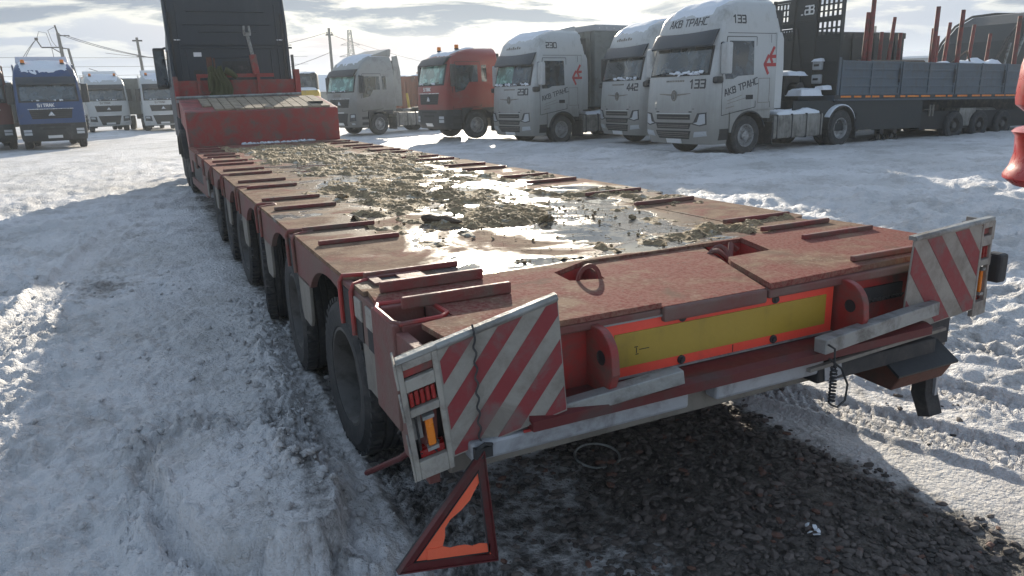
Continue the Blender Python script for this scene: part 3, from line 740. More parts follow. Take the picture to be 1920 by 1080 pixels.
    mb = MB(); mb.bb(1.92, 2.24, .325, .334, .80, .87); a = mb.build('grip_strip', 'chassis', T)
    mb = MB(); mb.tube([(1.92 + .32 * k / 60, .318, .806 + .012 * abs(math.sin(k * .55))) for k in range(61)], .005, 5); mb.build('coiled_cable', 'rubber', T, smooth=True)
    # ramp foot, hinge and rubber stop at the right
    mb = MB(); mb.prism([(.20, .43), (.16, .50), (.30, .59), (.38, .59), (.42, .44)], 'x', 2.06, 2.40); rf = mb.build('ramp_block', 'rust_plate', T, bevel=.006)
    mb = MB(); mb.prism([(.155, .505), (.150, .515), (.30, .61), (.34, .61), (.34, .596), (.30, .596)], 'x', 2.04, 2.43); mb.build('block_cover', 'black_part', rf)
    mb = MB(); mb.lathe([(.0005, -.05), (.028, -.05), (.028, .05), (.0005, .05)], (2.45, .30, .49), 'x', 14); mb.build('hinge_pin', 'dark_red', rf, smooth=True)
    mb = MB(); mb.tube([(2.2, .30, .47), (2.46, .30, .48)], .03, 10); mb.build('hinge_tube', 'flap_grey', rf, smooth=True)
    mb = MB(); mb.prism([(.28, .44), (.345, .44), (.35, .30), (.30, .19), (.24, .21), (.275, .31)], 'x', 2.41, 2.50); mb.build('rubber_stop', 'rubber', T, bevel=.004)
    mb = MB(); mb.bb(2.46, 2.475, .262, .28, .30, .44); mb.build('stop_strap', 'aluminium', T)
    mb = MB(); mb.bb(2.50, 2.54, .33, .36, .55, .70); mb.build('rear_post', 'red_bright', T)
    # hanging coil of cable from the right arm
    DX = -.055; pts = [(1.615, .12, .755), (1.63, .10, .74), (1.64, .105, .67)]
    for k in range(70): pts.append((1.640 + .011 * math.cos(k * .95), .105 + .011 * math.sin(k * .95), .66 - .0021 * k * 1.0))
    pts += [(1.64, .105, .505), (1.67, .10, .49), (1.71, .10, .51), (1.73, .11, .57), (1.70, .12, .64), (1.66, .15, .68)]
    pts = [(p[0] + DX, p[1], p[2]) for p in pts]
    mb = MB(); mb.tube(pts, .0045, 6); mb.build('coiled_cable', 'rubber', T, smooth=True)

    # --- marker boards with lamp housings
    def board(TL, TR, BR, BL, sgn, hs0, hs1):
        TL, TR, BR, BL = map(Vector, (TL, TR, BR, BL)); N = (TR - TL).cross(BL - TL).normalized()
        if N.y > 0: N = -N
        def q(s, t, n): return TL * (1 - s) * (1 - t) + TR * s * (1 - t) + BR * s * t + BL * (1 - s) * t + N * n
        def qb(mb, s0, s1, t0, t1, n0, n1):
            vs = [q(s, t, n) for n in (n0, n1) for s, t in ((s0, t0), (s1, t0), (s1, t1), (s0, t1))]
            mb.add(vs, [(0, 3, 2, 1), (4, 5, 6, 7), (0, 1, 5, 4), (1, 2, 6, 5), (2, 3, 7, 6), (3, 0, 4, 7)])
        mb = MB(); qb(mb, 0, 1, 0, 1, -.006, 0); bd = mb.build('marker_board', 'stripe_white', T)
        mb = MB()
        def clip(poly, f):
            out = []
            for i in range(len(poly)):
                a, b_ = poly[i], poly[(i + 1) % len(poly)]; fa, fb = f(a), f(b_)
                if fa >= 0: out.append(a)
                if fa * fb < 0: k = fa / (fa - fb); out.append((a[0] + (b_[0] - a[0]) * k, a[1] + (b_[1] - a[1]) * k))
            return out
        per = .40
        for k in range(-4, 8):
            c0 = k * per + .12; c1 = c0 + per * .5
            g = (lambda p: p[0] + p[1] * .95) if sgn > 0 else (lambda p: p[0] * 1.0 - p[1] * .70 + .75)
            poly = [(.012, .02), (.992, .02), (.992, .985), (.012, .985)]
            poly = clip(poly, lambda p: g(p) - c0); poly = clip(poly, lambda p: c1 - g(p)) if len(poly) > 2 else []
            if len(poly) > 2:
                vs = [q(s, t, .0018) for s, t in poly] + [q(s, t, 0) for s, t in poly]; m = len(poly)
                mb.add(vs, [tuple(range(m))] + [(i, i + m, (i + 1) % m + m, (i + 1) % m) for i in range(m)])
        mb.build('stripes', 'stripe_red', bd)
        mb = MB(); qb(mb, hs0 if hs0 < 0 else 0, 1.0 if hs0 < 0 else hs1, -.045, .0, -.03, .006); mb.tube([q(0, -.02, 0), q(1, -.02, 0)], .012, 8); mb.build('top_rail', 'galv', bd, bevel=.003)
        # lamp housing: perforated front plate + side cheek
        mb = MB(); w0, w1 = (hs0, 0.) if hs0 < 0 else (1.0, hs1)
        dw = w1 - w0; a, c = w0 + dw * .14, w0 + dw * .86
        qb(mb, w0, a, 0, 1.09, -.02, .004); qb(mb, c, w1, 0, 1.09, -.02, .004)
        for t0, t1 in ((0, .07), (.16, .27), (.43, .50), (.92, 1.09)): qb(mb, a, c, t0, t1, -.02, .004)
        out = w0 if hs0 < 0 else w1
        e = .02 * (1 if hs0 < 0 else -1)
        for t0, t1 in ((0, .22), (.40, .52), (.80, 1.09)): qb(mb, out - abs(e) if hs0 < 0 else out, out if hs0 < 0 else out + abs(e), t0, t1, -.13, .004)
        hsg = mb.build('lamp_housing', 'lamp_housing', bd, bevel=.003)
        mb = MB(); qb(mb, w0 + dw * .05, w1, .02, 1.05, -.10, -.085); mb.build('housing_back', 'slot_dark', hsg)
        mb = MB(); qb(mb, a, c, .075, .145, -.05, -.012); mb.build('red_reflector', 'red_bright', hsg)
        mb = MB()
        for k in range(5): qb(mb, a + (c - a) * (k * .19 + .04), a + (c - a) * (k * .19 + .19), .29, .42, -.06, -.004 - .003 * (k % 2))
        mb.build('tail_lamp', 'tail_red', hsg, bevel=.004)
        mb = MB(); qb(mb, a + (c - a) * .42, a + (c - a) * .70, .56, .82, -.06, .0); mb.build('side_lamp', 'amber', hsg, bevel=.006)
        mb = MB(); qb(mb, a + (c - a) * .36, a + (c - a) * .76, .53, .56, -.06, .006); qb(mb, a + (c - a) * .36, a + (c - a) * .76, .82, .85, -.06, .006); qb(mb, a, a + (c - a) * .3, .55, .75, -.06, -.03); mb.build('lamp_bracket', 'galv', hsg)
        mb = MB(); qb(mb, a + (c - a) * .1, a + (c - a) * .95, .85, .915, -.06, -.015); mb.build('tail_lamp', 'tail_red', hsg)
        mb = MB(); mb.tube([q(a + dw * .1, .48 + .04 * k, -.02 + .012 * math.sin(k * 1.3)) for k in range(11)], .004, 6); mb.tube([q(a + dw * .5 + .02 * math.sin(k), .78 + .02 * k, -.008) for k in range(7)], .003, 6); mb.build('wiring', 'rubber', hsg)
        return q
    qL = board((.017, .26, .975), (.396, .17, 1.099), (.426, .17, .715), (.055, .26, .600), 1, -.33, 0)
    qR = board((2.14, .22, 1.08), (2.59, .22, 1.11), (2.59, .22, .71), (2.11, .22, .67), -1, 1.0, 1.17)
    # black lamp body on the right housing's outer edge
    mb = MB(); mb.cbox(2.672, 2.735, .17, .25, .83, .965, .015); mb.build('side_lamp_body', 'black_part', T)
    # wavy cable over the left board
    pts = [qL(.30, -.08, .0), qL(.30, -.03, .018)] + [qL(.30 + .012 * math.sin(k * 1.05) * (1 if k > 3 else .5) - .0016 * k, .0 + .022 * k, .012) for k in range(46)]
    mb = MB(); mb.tube(pts, .0035, 6); mb.build('wavy_cable', 'chassis', T, smooth=True)
    # bent red rod and loose hoses at the left corner
    mb = MB(); mb.tube([(.07, .52, .56), (.0, .68, .42), (-.06, 1.0, .22)], .012, 7); mb.build('side_rod', 'dark_red', T, smooth=True)
    mb = MB()
    for k in range(4):
        mb.tube([(.02 + .02 * k, .55, .66), (-.02 + .015 * k, .62, .55 - .02 * k), (.03 + .02 * k, .66, .45 - .015 * k), (.07 + .01 * k, .60, .50)], .006, 6)
    mb.tube([(.09, .50, .56), (.10, .48, .48), (.10, .46, .42)], [.02, .03, .02], 8); mb.build('loose_hoses', 'rubber', T, smooth=True)

    # --- gooseneck
    mb = MB(); mb.prism([(12.75, HD - .02), (12.75, 1.57), (12.79, 1.585), (14.35, 1.80), (14.35, 1.36), (13.3, 1.25), (12.95, .75)], 'x', .02, 2.71)
    g = mb.build('gooseneck', 'red_steel', T, bevel=.01)
    for k in range(13):
        x = .36 + k * .172
        if k == 0: ya, yb_ = 13.25, 14.2
        else: ya, yb_ = 12.80, 14.25
        mb = MB(); za = 1.588 + (ya - 12.8) * .138; zb = 1.588 + (yb_ - 12.8) * .138
        mb.add([(x, ya, za), (x + .155, ya, za), (x + .155, yb_, zb), (x, yb_, zb), (x, ya, za + .03), (x + .155, ya, za + .03), (x + .155, yb_, zb + .03), (x, yb_, zb + .03)], [(0, 3, 2, 1), (4, 5, 6, 7), (0, 1, 5, 4), (1, 2, 6, 5), (2, 3, 7, 6), (3, 0, 4, 7)])
        mb.build('plank', 'plank_wood', g)
    mb = MB(); mb.prism([(2.30, 13.1), (2.52, 13.1), (2.50, 13.35), (2.28, 13.35)], 'z', 1.66, 1.70); mb.build('cover', 'slot_dark', g)
    mb = MB(); mb.bb(-.02, 2.36, 14.30, 14.42, 1.74, 1.80); mb.tube([(-.02, 14.36, 1.835), (2.36, 14.36, 1.855)], .028, 8); mb.build('top_rail', 'galv', g)
    mb = MB(); mb.bb(.0, 2.45, 15.02, 15.08, 1.5, 2.17); mb.bb(.0, .08, 14.9, 15.1, 1.5, 2.25); mb.bb(2.37, 2.47, 14.9, 15.1, 1.5, 2.36); mb.build('front_wall', 'red_steel', g)
    mb = MB(); mb.bb(.0, 2.45, 14.42, 15.02, 1.45, 1.76); mb.bb(.35, 2.1, 15.0, 15.6, 1.1, 1.5); mb.build('neck_deck', 'dark_red', g)
    mb = MB(); mb.bb(.44, 1.95, 14.95, 15.0, 2.22, 2.29); mb.bb(.44, .5, 14.95, 15.0, 1.8, 2.25); mb.bb(1.60, 1.66, 14.9, 14.96, 1.8, 2.25); mb.build('headboard_rail', 'red_steel', g)
    mb = MB(); mb.cbox(.66, .76, 14.9, 15.0, 2.0, 2.62, .01); mb.cbox(.79, .82, 14.9, 15.0, 2.0, 2.6, .01); mb.build('stand', 'rust_plate', g)
    mb = MB(); mb.tube([(1.60, 14.92, 2.28), (1.56, 14.92, 2.66)], .07, 12); mb.build('cylinder_body', 'red_steel', g, smooth=True)
    mb = MB(); mb.tube([(1.56, 14.92, 2.66), (1.50, 14.92, 3.06)], .035, 10); mb.tube([(1.44, 14.92, 3.06), (1.45, 14.92, 3.22)], .022, 8); mb.tube([(1.56, 14.92, 3.06), (1.545, 14.92, 3.22)], .022, 8); mb.bb(1.43, 1.57, 14.88, 14.96, 3.03, 3.09); mb.build('cylinder_rod', 'galv', g, smooth=True)
    for sgn in (0, 1):   # tall curved mudguards seen at the neck's side
        cx = -.04 if not sgn else 2.56
        mb = MB(); prof = [(14.45 + .68 * math.cos(t), .62 + .62 * math.sin(t)) for t in np.linspace(.1, PI - .15, 16)]
        prof += [(14.45 + .63 * math.cos(t), .62 + .57 * math.sin(t)) for t in np.linspace(PI - .15, .1, 16)]
        mb.prism(prof, 'x', cx, cx + .25); mb.build('neck_mudguard', 'black_part', g)
    # dirt and ice piled at the foot of the neck
    mb = MB(); r_ = random.Random(5)
    for k in range(70):
        x = .9 + 1.3 * r_.random(); rock(mb, (x, 12.72 - .10 * r_.random(), HD + .008), .02 + .04 * r_.random(), 300 + k, .6)
    mb.build('ice_crust', 'snow_cap', T)
    return T
TR = build_trailer()

# ------------------------------------------------------------------ things lying on or hanging from the trailer
def deck_stuff():
    # straw and mud slush: displaced sheet that pokes through the deck in islands
    nx, ny = 520, 1150
    x = np.linspace(.42, 2.62, nx); y = np.concatenate([np.linspace(1.12, 4.5, 760), np.linspace(4.51, 11.8, ny - 760)])
    X, Y = np.meshgrid(x, y, indexing='ij')
    big = fbm(X * 1.35 + .7, Y * 1.1, 3, 121); mid = fbm(X * 7, Y * 5, 4, 131); fin = ridged(X * 22, Y * 13, 3, 141)
    cen = np.exp(-((X - 1.42 - .05 * np.sin(Y * 1.3)) / .62) ** 2) * sst(Y, 1.9, 2.5) * (1 - .35 * sst(Y, 6.5, 9.5))
    streak = np.exp(-((Y - (1.22 + .13 * (X - 1.4))) / .085) ** 2) * sst(X, 1.28, 1.5)       # ridge across the right rear
    strR = np.exp(-((Y - 2.95 + .1 * (X - 2.3)) / .10) ** 2) * sst(X, 1.9, 2.1)
    strL = np.exp(-(((Y - 1.85 - .15 * (X - .7)) / .13) ** 2)) * (1 - sst(X, .75, 1.05)) * .8
    cl = np.exp(-(((X - 1.27) / .35) ** 2 + ((Y - 2.32) / .2) ** 2)) * .6
    dry = np.exp(-(((X - .72) / .6) ** 2 + ((Y - 1.5) / .55) ** 2)) * .55 + np.exp(-(((X - 1.15) / .5) ** 2 + ((Y - 1.5) / .28) ** 2)) * .6
    m = .62 * cen + .85 * streak + .6 * strR + .40 * strL + cl - dry * .6 + (big - .5) * 1.5 + (mid - .5) * 1.6 - .10
    H = np.clip(m, -.02, .8) * .030 + np.clip(m, 0, .5) * (fin - .45) * .060 + np.clip(m, 0, .4) * (mid - .5) * .07
    H = np.where(m > 0, H, -.02)
    Z = HD - .004 + H
    v = np.stack([X, Y, Z], -1).reshape(-1, 3); i = np.arange(nx - 1)[:, None] * ny; j = np.arange(ny - 1)[None, :]
    q = np.stack([i + j, i + ny + j, i + ny + j + 1, i + j + 1], -1).reshape(-1, 4)
    keep = (m.reshape(-1)[q] > -.04).any(1); q = q[keep]
    used = np.unique(q); rm = np.full(len(v), -1); rm[used] = np.arange(len(used)); v = v[used]; q = rm[q]
    me = bpy.data.meshes.new('mud_and_straw'); me.from_pydata(v.tolist(), [], q.tolist()); me.shade_smooth(); me.materials.append(MATS['mud_straw'])
    o = bpy.data.objects.new('mud_and_straw', me); C.objects.link(o); tag(o, 'wet mud, straw and slush spread over the middle of the trailer deck', 'mud', kind='stuff')
    # crumbs and straws
    mb = MB(); r_ = random.Random(9); k = 0
    while k < 2300:
        xx, yy = r_.uniform(.5, 2.6), 1.1 + 6.5 * r_.random() ** 1.5
        c_ = math.exp(-((xx - 1.4) / .7) ** 2)
        if r_.random() > c_ * (.25 if yy < 1.9 else 1.): continue
        k += 1
        if r_.random() < .55: s = .003 + .013 * r_.random() ** 2.5; rock(mb, (xx, yy, HD + s * .3), s, 20000 + k, .7, 1 if s > .011 else 0)
        else:
            a = r_.random() * PI; L = r_.uniform(.01, .035); dz = r_.uniform(-.004, .01)
            mb.box((xx, yy, HD + .006 + .008 * r_.random()), (L, .0025, .002), Matrix.Rotation(a, 3, 'Z') @ Matrix.Rotation(r_.uniform(-.4, .4), 3, 'Y'))
    o = mb.build('straw_crumbs', 'mud_straw'); tag(o, 'scattered straw bits and mud crumbs on the wet deck', 'debris', kind='stuff')
    mb = MB(); mb.tube([(.77, 2.52, HD + .028), (.80, 2.47, HD + .030), (.83, 2.42, HD + .026), (.87, 2.37, HD + .03), (.90, 2.31, HD + .022), (.93, 2.27, HD + .02)], [.018, .027, .021, .025, .017, .008], 6); mb.box((.79, 2.51, HD + .022), (.05, .035, .03), Matrix.Rotation(.9, 3, 'Z'))
    o = mb.build('wood_block', 'wood_dark', None, bevel=.003); tag(o, 'short dark wooden block lying in the mud on the deck', 'wood block')
    for i, (xx, yy, s, l_) in enumerate(((1.37, 2.49, .05, 'left of two big muddy ice clods in the middle of the deck'), (1.40, 2.10, .055, 'right of two big muddy ice clods, nearest the deck seam'), (.62, 3.95, .045, 'dark mud clod beside the left cross bars, beyond the wooden block'), (1.86, 1.86, .028, 'small dark clod alone on the wet plate right of the mud'))):
        mb = MB(); rock(mb, (0, 0, 0), s, 500 + i, .6, 3); rock(mb, (s * .7, s * .2, -.005), s * .6, 520 + i, .6, 2)
        o = mb.build('mud_clod', 'mud_straw', None, loc=(xx, yy, HD + s * .4)); tag(o, l_, 'mud clod', 'loose clods on the deck')
deck_stuff()

def triangle():
    A = Vector((.135, .20, .612)); B = Vector((-.178, .20, .285)); D = Vector((.168, .20, .222))
    T = thing('warning_triangle', 'red slow-vehicle triangle with dark frame hanging under the left striped board', 'sign', tuple(A))
    A0 = Vector((0, 0, 0)); B0 = B - A; D0 = D - A
    cen = (A0 + B0 + D0) / 3
    def inset(p, k): return p + (cen - p) * k
    n = Vector((0, -1, 0))
    outer = [A0 + Vector((0, 0, .02)), B0, D0]; mid_ = [inset(p, .26) for p in outer]; inn = [inset(p, .36) for p in outer]
    def ring(mb, P_, Q_, y0, y1, idx=range(3)):
        for i in idx:
            a, b_, c, d = P_[i], P_[(i + 1) % 3], Q_[(i + 1) % 3], Q_[i]
            mb.add([p + Vector((0, y, 0)) for y in (y0, y1) for p in (a, b_, c, d)], [(0, 3, 2, 1), (4, 5, 6, 7), (0, 1, 5, 4), (1, 2, 6, 5), (2, 3, 7, 6), (3, 0, 4, 7)])
    mb = MB(); ring(mb, outer, [inset(p, .035) for p in outer], -.012, .012); ring(mb, [inset(p, .03) for p in outer], mid_, -.004, .008); mb.build('frame', 'dark_red', T, bevel=.003)
    mb = MB(); ring(mb, outer, [inset(p, .05) for p in outer], .012, .02); ring(mb, [inset(p, .25) for p in outer], [inset(p, .27) for p in outer], -.008, .0); mb.build('rubber_edge', 'black_part', T)
    # remaining orange film, torn away along the right side
    a, b_, d = inset(outer[0], .23), inset(outer[1], .23), inset(outer[2], .23)
    ls = d_ = (b_ - a)
    def al(t, w_): return a + d_ * t + Vector((w_, 0, -w_ * .2))
    poly = [al(0, .0), al(.5, -.004), al(1., -.002), al(1., .085), al(.93, .080), al(.86, .070), al(.74, .052), al(.64, .030), al(.55, .028), al(.45, .044), al(.35, .050), al(.27, .044), al(.2, .040), a + Vector((.003, 0, -.046)), a + Vector((.003, 0, -.01))]
    mb = MB(); mb.prism([(p.x, p.z) for p in poly], 'y', -.001, .002); mb.build('orange_film', 'orange_reflector', T)
    L0 = b_ + Vector((.05, 0, 0)); e_ = (d - L0)
    lo = [L0 + Vector((0, 0, -.004)), d + Vector((.004, 0, -.006)), d + Vector((.002, 0, .034))] + [L0 + e_ * (.96 - .95 * k / 8) + Vector((0, 0, .037 + .004 * math.sin(k * 2.3))) for k in range(9)]
    mb = MB(); mb.prism([(p.x, p.z) for p in lo], 'y', -.004, -.0015); mb.build('orange_film', 'orange_reflector', T)
    mb = MB(); mb.tube([(-.02, -.005, .03), (.0, -.012, .045), (.025, -.005, .035), (.02, .01, .02), (-.01, .012, .022), (-.02, -.005, .03)], .007, 8); mb.box((0, .01, .01), (.06, .03, .035)); mb.build('hinge', 'rubber', T, smooth=True)
triangle()

def ground_bits():
    x, y = 1.08, 1.02; z = gz(x, y)
    mb = MB(); mb.tube([(.11 * math.cos(a), .11 * math.sin(a), .012 + .01 * math.sin(a)) for a in np.linspace(0, 2 * PI, 33)], .006, 6); o = mb.build('metal_ring', 'galv', None, smooth=True, loc=(x, y, z)); tag(o, 'thin metal ring lying on the gravel under the trailer tail', 'ring')
    mb = MB(); r_ = random.Random(8)
    for k in range(6): rock(mb, (r_.gauss(0, .02), r_.gauss(0, .02), .012), .018, 800 + k, .25, 1)
    o = mb.build('ice_scrap', 'snow_cap', None, loc=(1.48, .04, gz(1.48, .04) + .01)); tag(o, 'small white shard of ice lying on the dark gravel', 'ice')
ground_bits()

def jacket():
    x = np.linspace(0, 1, 26); z = np.linspace(0, 1, 26); X, Z = np.meshgrid(x, z, indexing='ij')
    wd = .20 + .16 * (1 - Z); xx = .86 + (X - .5) * wd * 2 * .62 + .05 * np.sin(Z * 5); zz = 2.42 - (1 - Z) * .58 + .03 * np.sin(X * 9)
    yy = 14.88 - .07 * np.sin(X * PI) + .04 * (fbm(X * 6, Z * 2, 3, 5) - .5) + .02 * np.sin(X * 25)
    v = np.stack([xx, yy, zz], -1).reshape(-1, 3); i = np.arange(25)[:, None] * 26; j = np.arange(25)[None, :]
    q = np.stack([i + j, i + 26 + j, i + 27 + j, i + j + 1], -1).reshape(-1, 4)
    me = bpy.data.meshes.new('hanging_jacket'); me.from_pydata(v.tolist(), [], q.tolist()); me.shade_smooth(); me.materials.append(MATS['olive_cloth'])
    o = bpy.data.objects.new('hanging_jacket', me); C.objects.link(o); sd = o.modifiers.new('s', 'SOLIDIFY'); sd.thickness = .03
    mb = MB(); mb.tube([(.98, 14.86, 2.36), (1.10, 14.86, 2.30), (1.20, 14.87, 2.22)], [.07, .06, .045], 8); mb.tube([(.73, 14.86, 2.32), (.68, 14.86, 2.15), (.68, 14.87, 1.95)], [.06, .055, .05], 8)
    mb.build('sleeve', 'olive_cloth', o, smooth=True)
    tag(o, 'olive green jacket hanging on the red rail behind the black cab', 'jacket')
jacket()

def bollard():
    """red plastic fitting cut by the right edge of the frame, on a bar from a post outside it"""
    T = thing('red_fitting', 'glossy red plastic fitting with narrow waist at the right edge', 'fitting', (1.80, -.50, gz(1.8, -.5)))
    z0 = -gz(1.8, -.5)
    K = .045
    mb = MB(); mb.lathe([(.0005, 1.875), (.09, 1.872), (.118, 1.86), (.140, 1.80), (.158, 1.72), (.163, 1.63), (.160, 1.605), (.118, 1.57), (.110, 1.555)], (0, 0, z0 + K), 'z', 40); mb.build('upper_body', 'red_plastic', T, smooth=True)
    mb = MB(); mb.lathe([(.110, 1.557), (.115, 1.545), (.150, 1.535), (.161, 1.525), (.150, 1.512), (.147, 1.46), (.156, 1.42), (.170, 1.395), (.170, 1.385), (.14, 1.362), (.10, 1.352), (.0005, 1.35)], (0, 0, z0 + K), 'z', 40); lb = mb.build('lower_body', 'red_plastic', T, smooth=True)
    mb = MB()
    for k in range(6):
        a = R(172 + k * 5); b_ = R(172 + k * 5 + 5)
        ps = [(.1515 * math.cos(t), .1515 * math.sin(t), z) for t, z in ((a, 1.435 + z0 + K), (b_, 1.435 + z0 + K), (b_, 1.507 + z0 + K), (a, 1.507 + z0 + K))]
        mb.add(ps + [(p[0] * .95, p[1] * .95, p[2]) for p in ps], [(0, 1, 2, 3), (7, 6, 5, 4), (0, 4, 5, 1), (1, 5, 6, 2), (2, 6, 7, 3), (3, 7, 4, 0)])
    mb.build('reflector', 'reflect_white', lb)
    mb = MB(); mb.lathe([(.0005, 1.91), (.07, 1.905), (.095, 1.89), (.10, 1.872)], (0.0, 0, z0 + K), 'z', 24); mb.build('cap', 'reflect_white', T, smooth=True)
    mb = MB(); mb.tube([(.05, 0, 1.60 + z0), (.55, -.02, 1.60 + z0), (.60, -.02, 1.56 + z0), (.60, -.02, z0 - .1)], .03, 10); mb.build('support_pipe', 'red_steel', T, smooth=True)
bollard()
# ------------------------------------------------------------------ truck cabs
class Cab:
    """cab shell lofted from height stations; patches are draped on it"""
    def __init__(s, st, xr, D=.34, n=4.5):
        s.st = st; s.xr = xr; s.D = D; s.n = n          # stations (z, front x, half width)
    def at(s, z):
        st = s.st
        if z <= st[0][0]: return st[0][1], st[0][2]
        for a, b in zip(st[:-1], st[1:]):
            if z <= b[0]:
                t = (z - a[0]) / (b[0] - a[0]); return a[1] + (b[1] - a[1]) * t, a[2] + (b[2] - a[2]) * t
        return st[-1][1], st[-1][2]
    def fx(s, y, z):
        xf, hw = s.at(z); t = min(1., abs(y) / hw) ** s.n
        return xf - s.D * (1 - (1 - t) ** (1 / s.n)) - .05 * (y / hw) ** 2
    def sy(s, x, z):
        xf, hw = s.at(z); t = (x - (xf - s.D - .05)) / (s.D + .05)
        return hw if t <= 0 else hw * max(0., 1 - min(1, t) ** s.n) ** (1 / s.n)
    def ring(s, z, nq=9):
        xf, hw = s.at(z); p = []
        p += [(s.xr, hw - .05), (s.xr + .05, hw)]
        for k in range(nq):
            a = PI / 2 * k / (nq - 1); ca, sa = max(0, math.cos(a)), math.sin(a)
            y = hw * ca ** (2 / s.n); p.append((xf - s.D + s.D * sa ** (2 / s.n) - .05 * (y / hw) ** 2, y))
        return p + [(x, -y) for x, y in p[:-1][::-1]]
    def shell(s, zs, parent, mat, name='cab', top=True, bottom=True):
        mb = MB(); rs = [s.ring(z) for z in zs]; n = len(rs[0])
        vs = [(x, y, z) for r_, z in zip(rs, zs) for x, y in r_]
        fs = [(i * n + k, i * n + (k + 1) % n, (i + 1) * n + (k + 1) % n, (i + 1) * n + k) for i in range(len(zs) - 1) for k in range(n)]
        fs += [tuple(range(n))[::-1], tuple(range((len(zs) - 1) * n, len(zs) * n))]
        mb.add(vs, fs); return mb.build(name, mat, parent, smooth=True)
    def drape(s, polys, face, off, mat, name, parent, th=.03, step=.12):
        """polys in (y,z) for 'front' or (x,z) for 'side+'/'side-'"""
        bm = bmesh.new()
        for i, pl in enumerate(polys):
            vs = [bm.verts.new((p[0], p[1], 0)) for p in pl]
            f = bm.faces.new(vs)
        if step:
            bmesh.ops.triangulate(bm, faces=bm.faces[:])
            xs = [v.co.x for v in bm.verts]; ys = [v.co.y for v in bm.verts]
            for ax, lo, hi in ((0, min(xs), max(xs)), (1, min(ys), max(ys))):
                k = math.ceil(lo / step) * step
                while k < hi:
                    co = [0, 0, 0]; co[ax] = k; no = [0, 0, 0]; no[ax] = 1
                    bmesh.ops.bisect_plane(bm, geom=bm.verts[:] + bm.edges[:] + bm.faces[:], plane_co=co, plane_no=no); k += step
        r_ = bmesh.ops.extrude_face_region(bm, geom=bm.faces[:])
        new = {e for e in r_['geom'] if isinstance(e, bmesh.types.BMVert)}
        for v in bm.verts:
            a, z = v.co.x, v.co.y; o = off if v not in new else off - th
            if face == 'front': v.co = (s.fx(a, z) + o, a, z)
            else:
                sg = 1 if face == 'side+' else -1; v.co = (a, sg * (s.sy(a, z) + o), z)
        bmesh.ops.recalc_face_normals(bm, faces=bm.faces[:])
        me = bpy.data.meshes.new(name); bm.to_mesh(me); bm.free(); me.materials.append(MATS[mat])
        o = bpy.data.objects.new(name, me); C.objects.link(o); o.parent = parent; return o
    def text(s, txt, h, a0, z0, face, parent, mat='decal_dark', rot=0., wd=.17, off=.006, name='lettering', center=False, sl=0.):
        qs, W_ = strokes(txt, h, wd, 1.7, sl); c, s_ = math.cos(rot), math.sin(rot)
        flip = -1 if face == 'side+' else 1
        ps = []
        for q in qs:
            pl = []
            for p in q:
                u = p.x - (W_ / 2 if center else 0); v = p.y; u, v = u * c - v * s_, u * s_ + v * c
                pl.append((a0 + flip * u, z0 + v))
            ps.append(pl)
        return s.drape(ps, face, off, mat, name, parent, .008, 0)

def rect(a0, a1, z0, z1): return [(a0, z0), (a1, z0), (a1, z1), (a0, z1)]
def sym(f): return [f, [(-a, z) for a, z in f][::-1]]
def snow_blob(parent, x0, x1, y0, y1, z, th, seed, nx=26, ny=20, name='roof_snow', surf=None, edge=.5):
    """a lumpy layer of snow with a ragged outline"""
    xs = np.linspace(x0, x1, nx); ys = np.linspace(y0, y1, ny); X, Y = np.meshgrid(xs, ys, indexing='ij')
    u = np.abs((X - (x0 + x1) / 2) / ((x1 - x0) / 2)); v = np.abs((Y - (y0 + y1) / 2) / ((y1 - y0) / 2))
    e = np.clip(1 - np.maximum(u, v) ** 6, 0, 1) ** edge
    nz = fbm(X * 2.5 + seed, Y * 2.5, 3, seed)
    X = X + (fbm(Y * 3, Y * 0 + seed, 3, seed + 3) - .5) * .22 * (u > .85) * np.sign(X - (x0 + x1) / 2)
    base = z if surf is None else np.vectorize(surf)(X, Y)
    Z = base + th * e * (.55 + .9 * nz) - .01
    vt = np.stack([X, Y, Z], -1).reshape(-1, 3); vb = np.stack([X, Y, np.zeros_like(X) + base - .03], -1).reshape(-1, 3)
    i = np.arange(nx - 1)[:, None] * ny; j = np.arange(ny - 1)[None, :]
    q = np.stack([i + j, i + ny + j, i + ny + j + 1, i + j + 1], -1).reshape(-1, 4); n = nx * ny
    bd = [k for k in range(ny - 1)]
    loop = [(0, k) for k in range(ny)] + [(k, ny - 1) for k in range(1, nx)] + [(nx - 1, k) for k in range(ny - 2, -1, -1)] + [(k, 0) for k in range(nx - 2, 0, -1)]
    ids = [a * ny + b for a, b in loop]
    sides = [(ids[k], ids[(k + 1) % len(ids)], ids[(k + 1) % len(ids)] + n, ids[k] + n) for k in range(len(ids))]
    mb = MB(); mb.add(np.vstack([vt, vb]).tolist(), q.tolist() + sides); return mb.build(name, 'snow_cap', parent, smooth=True)

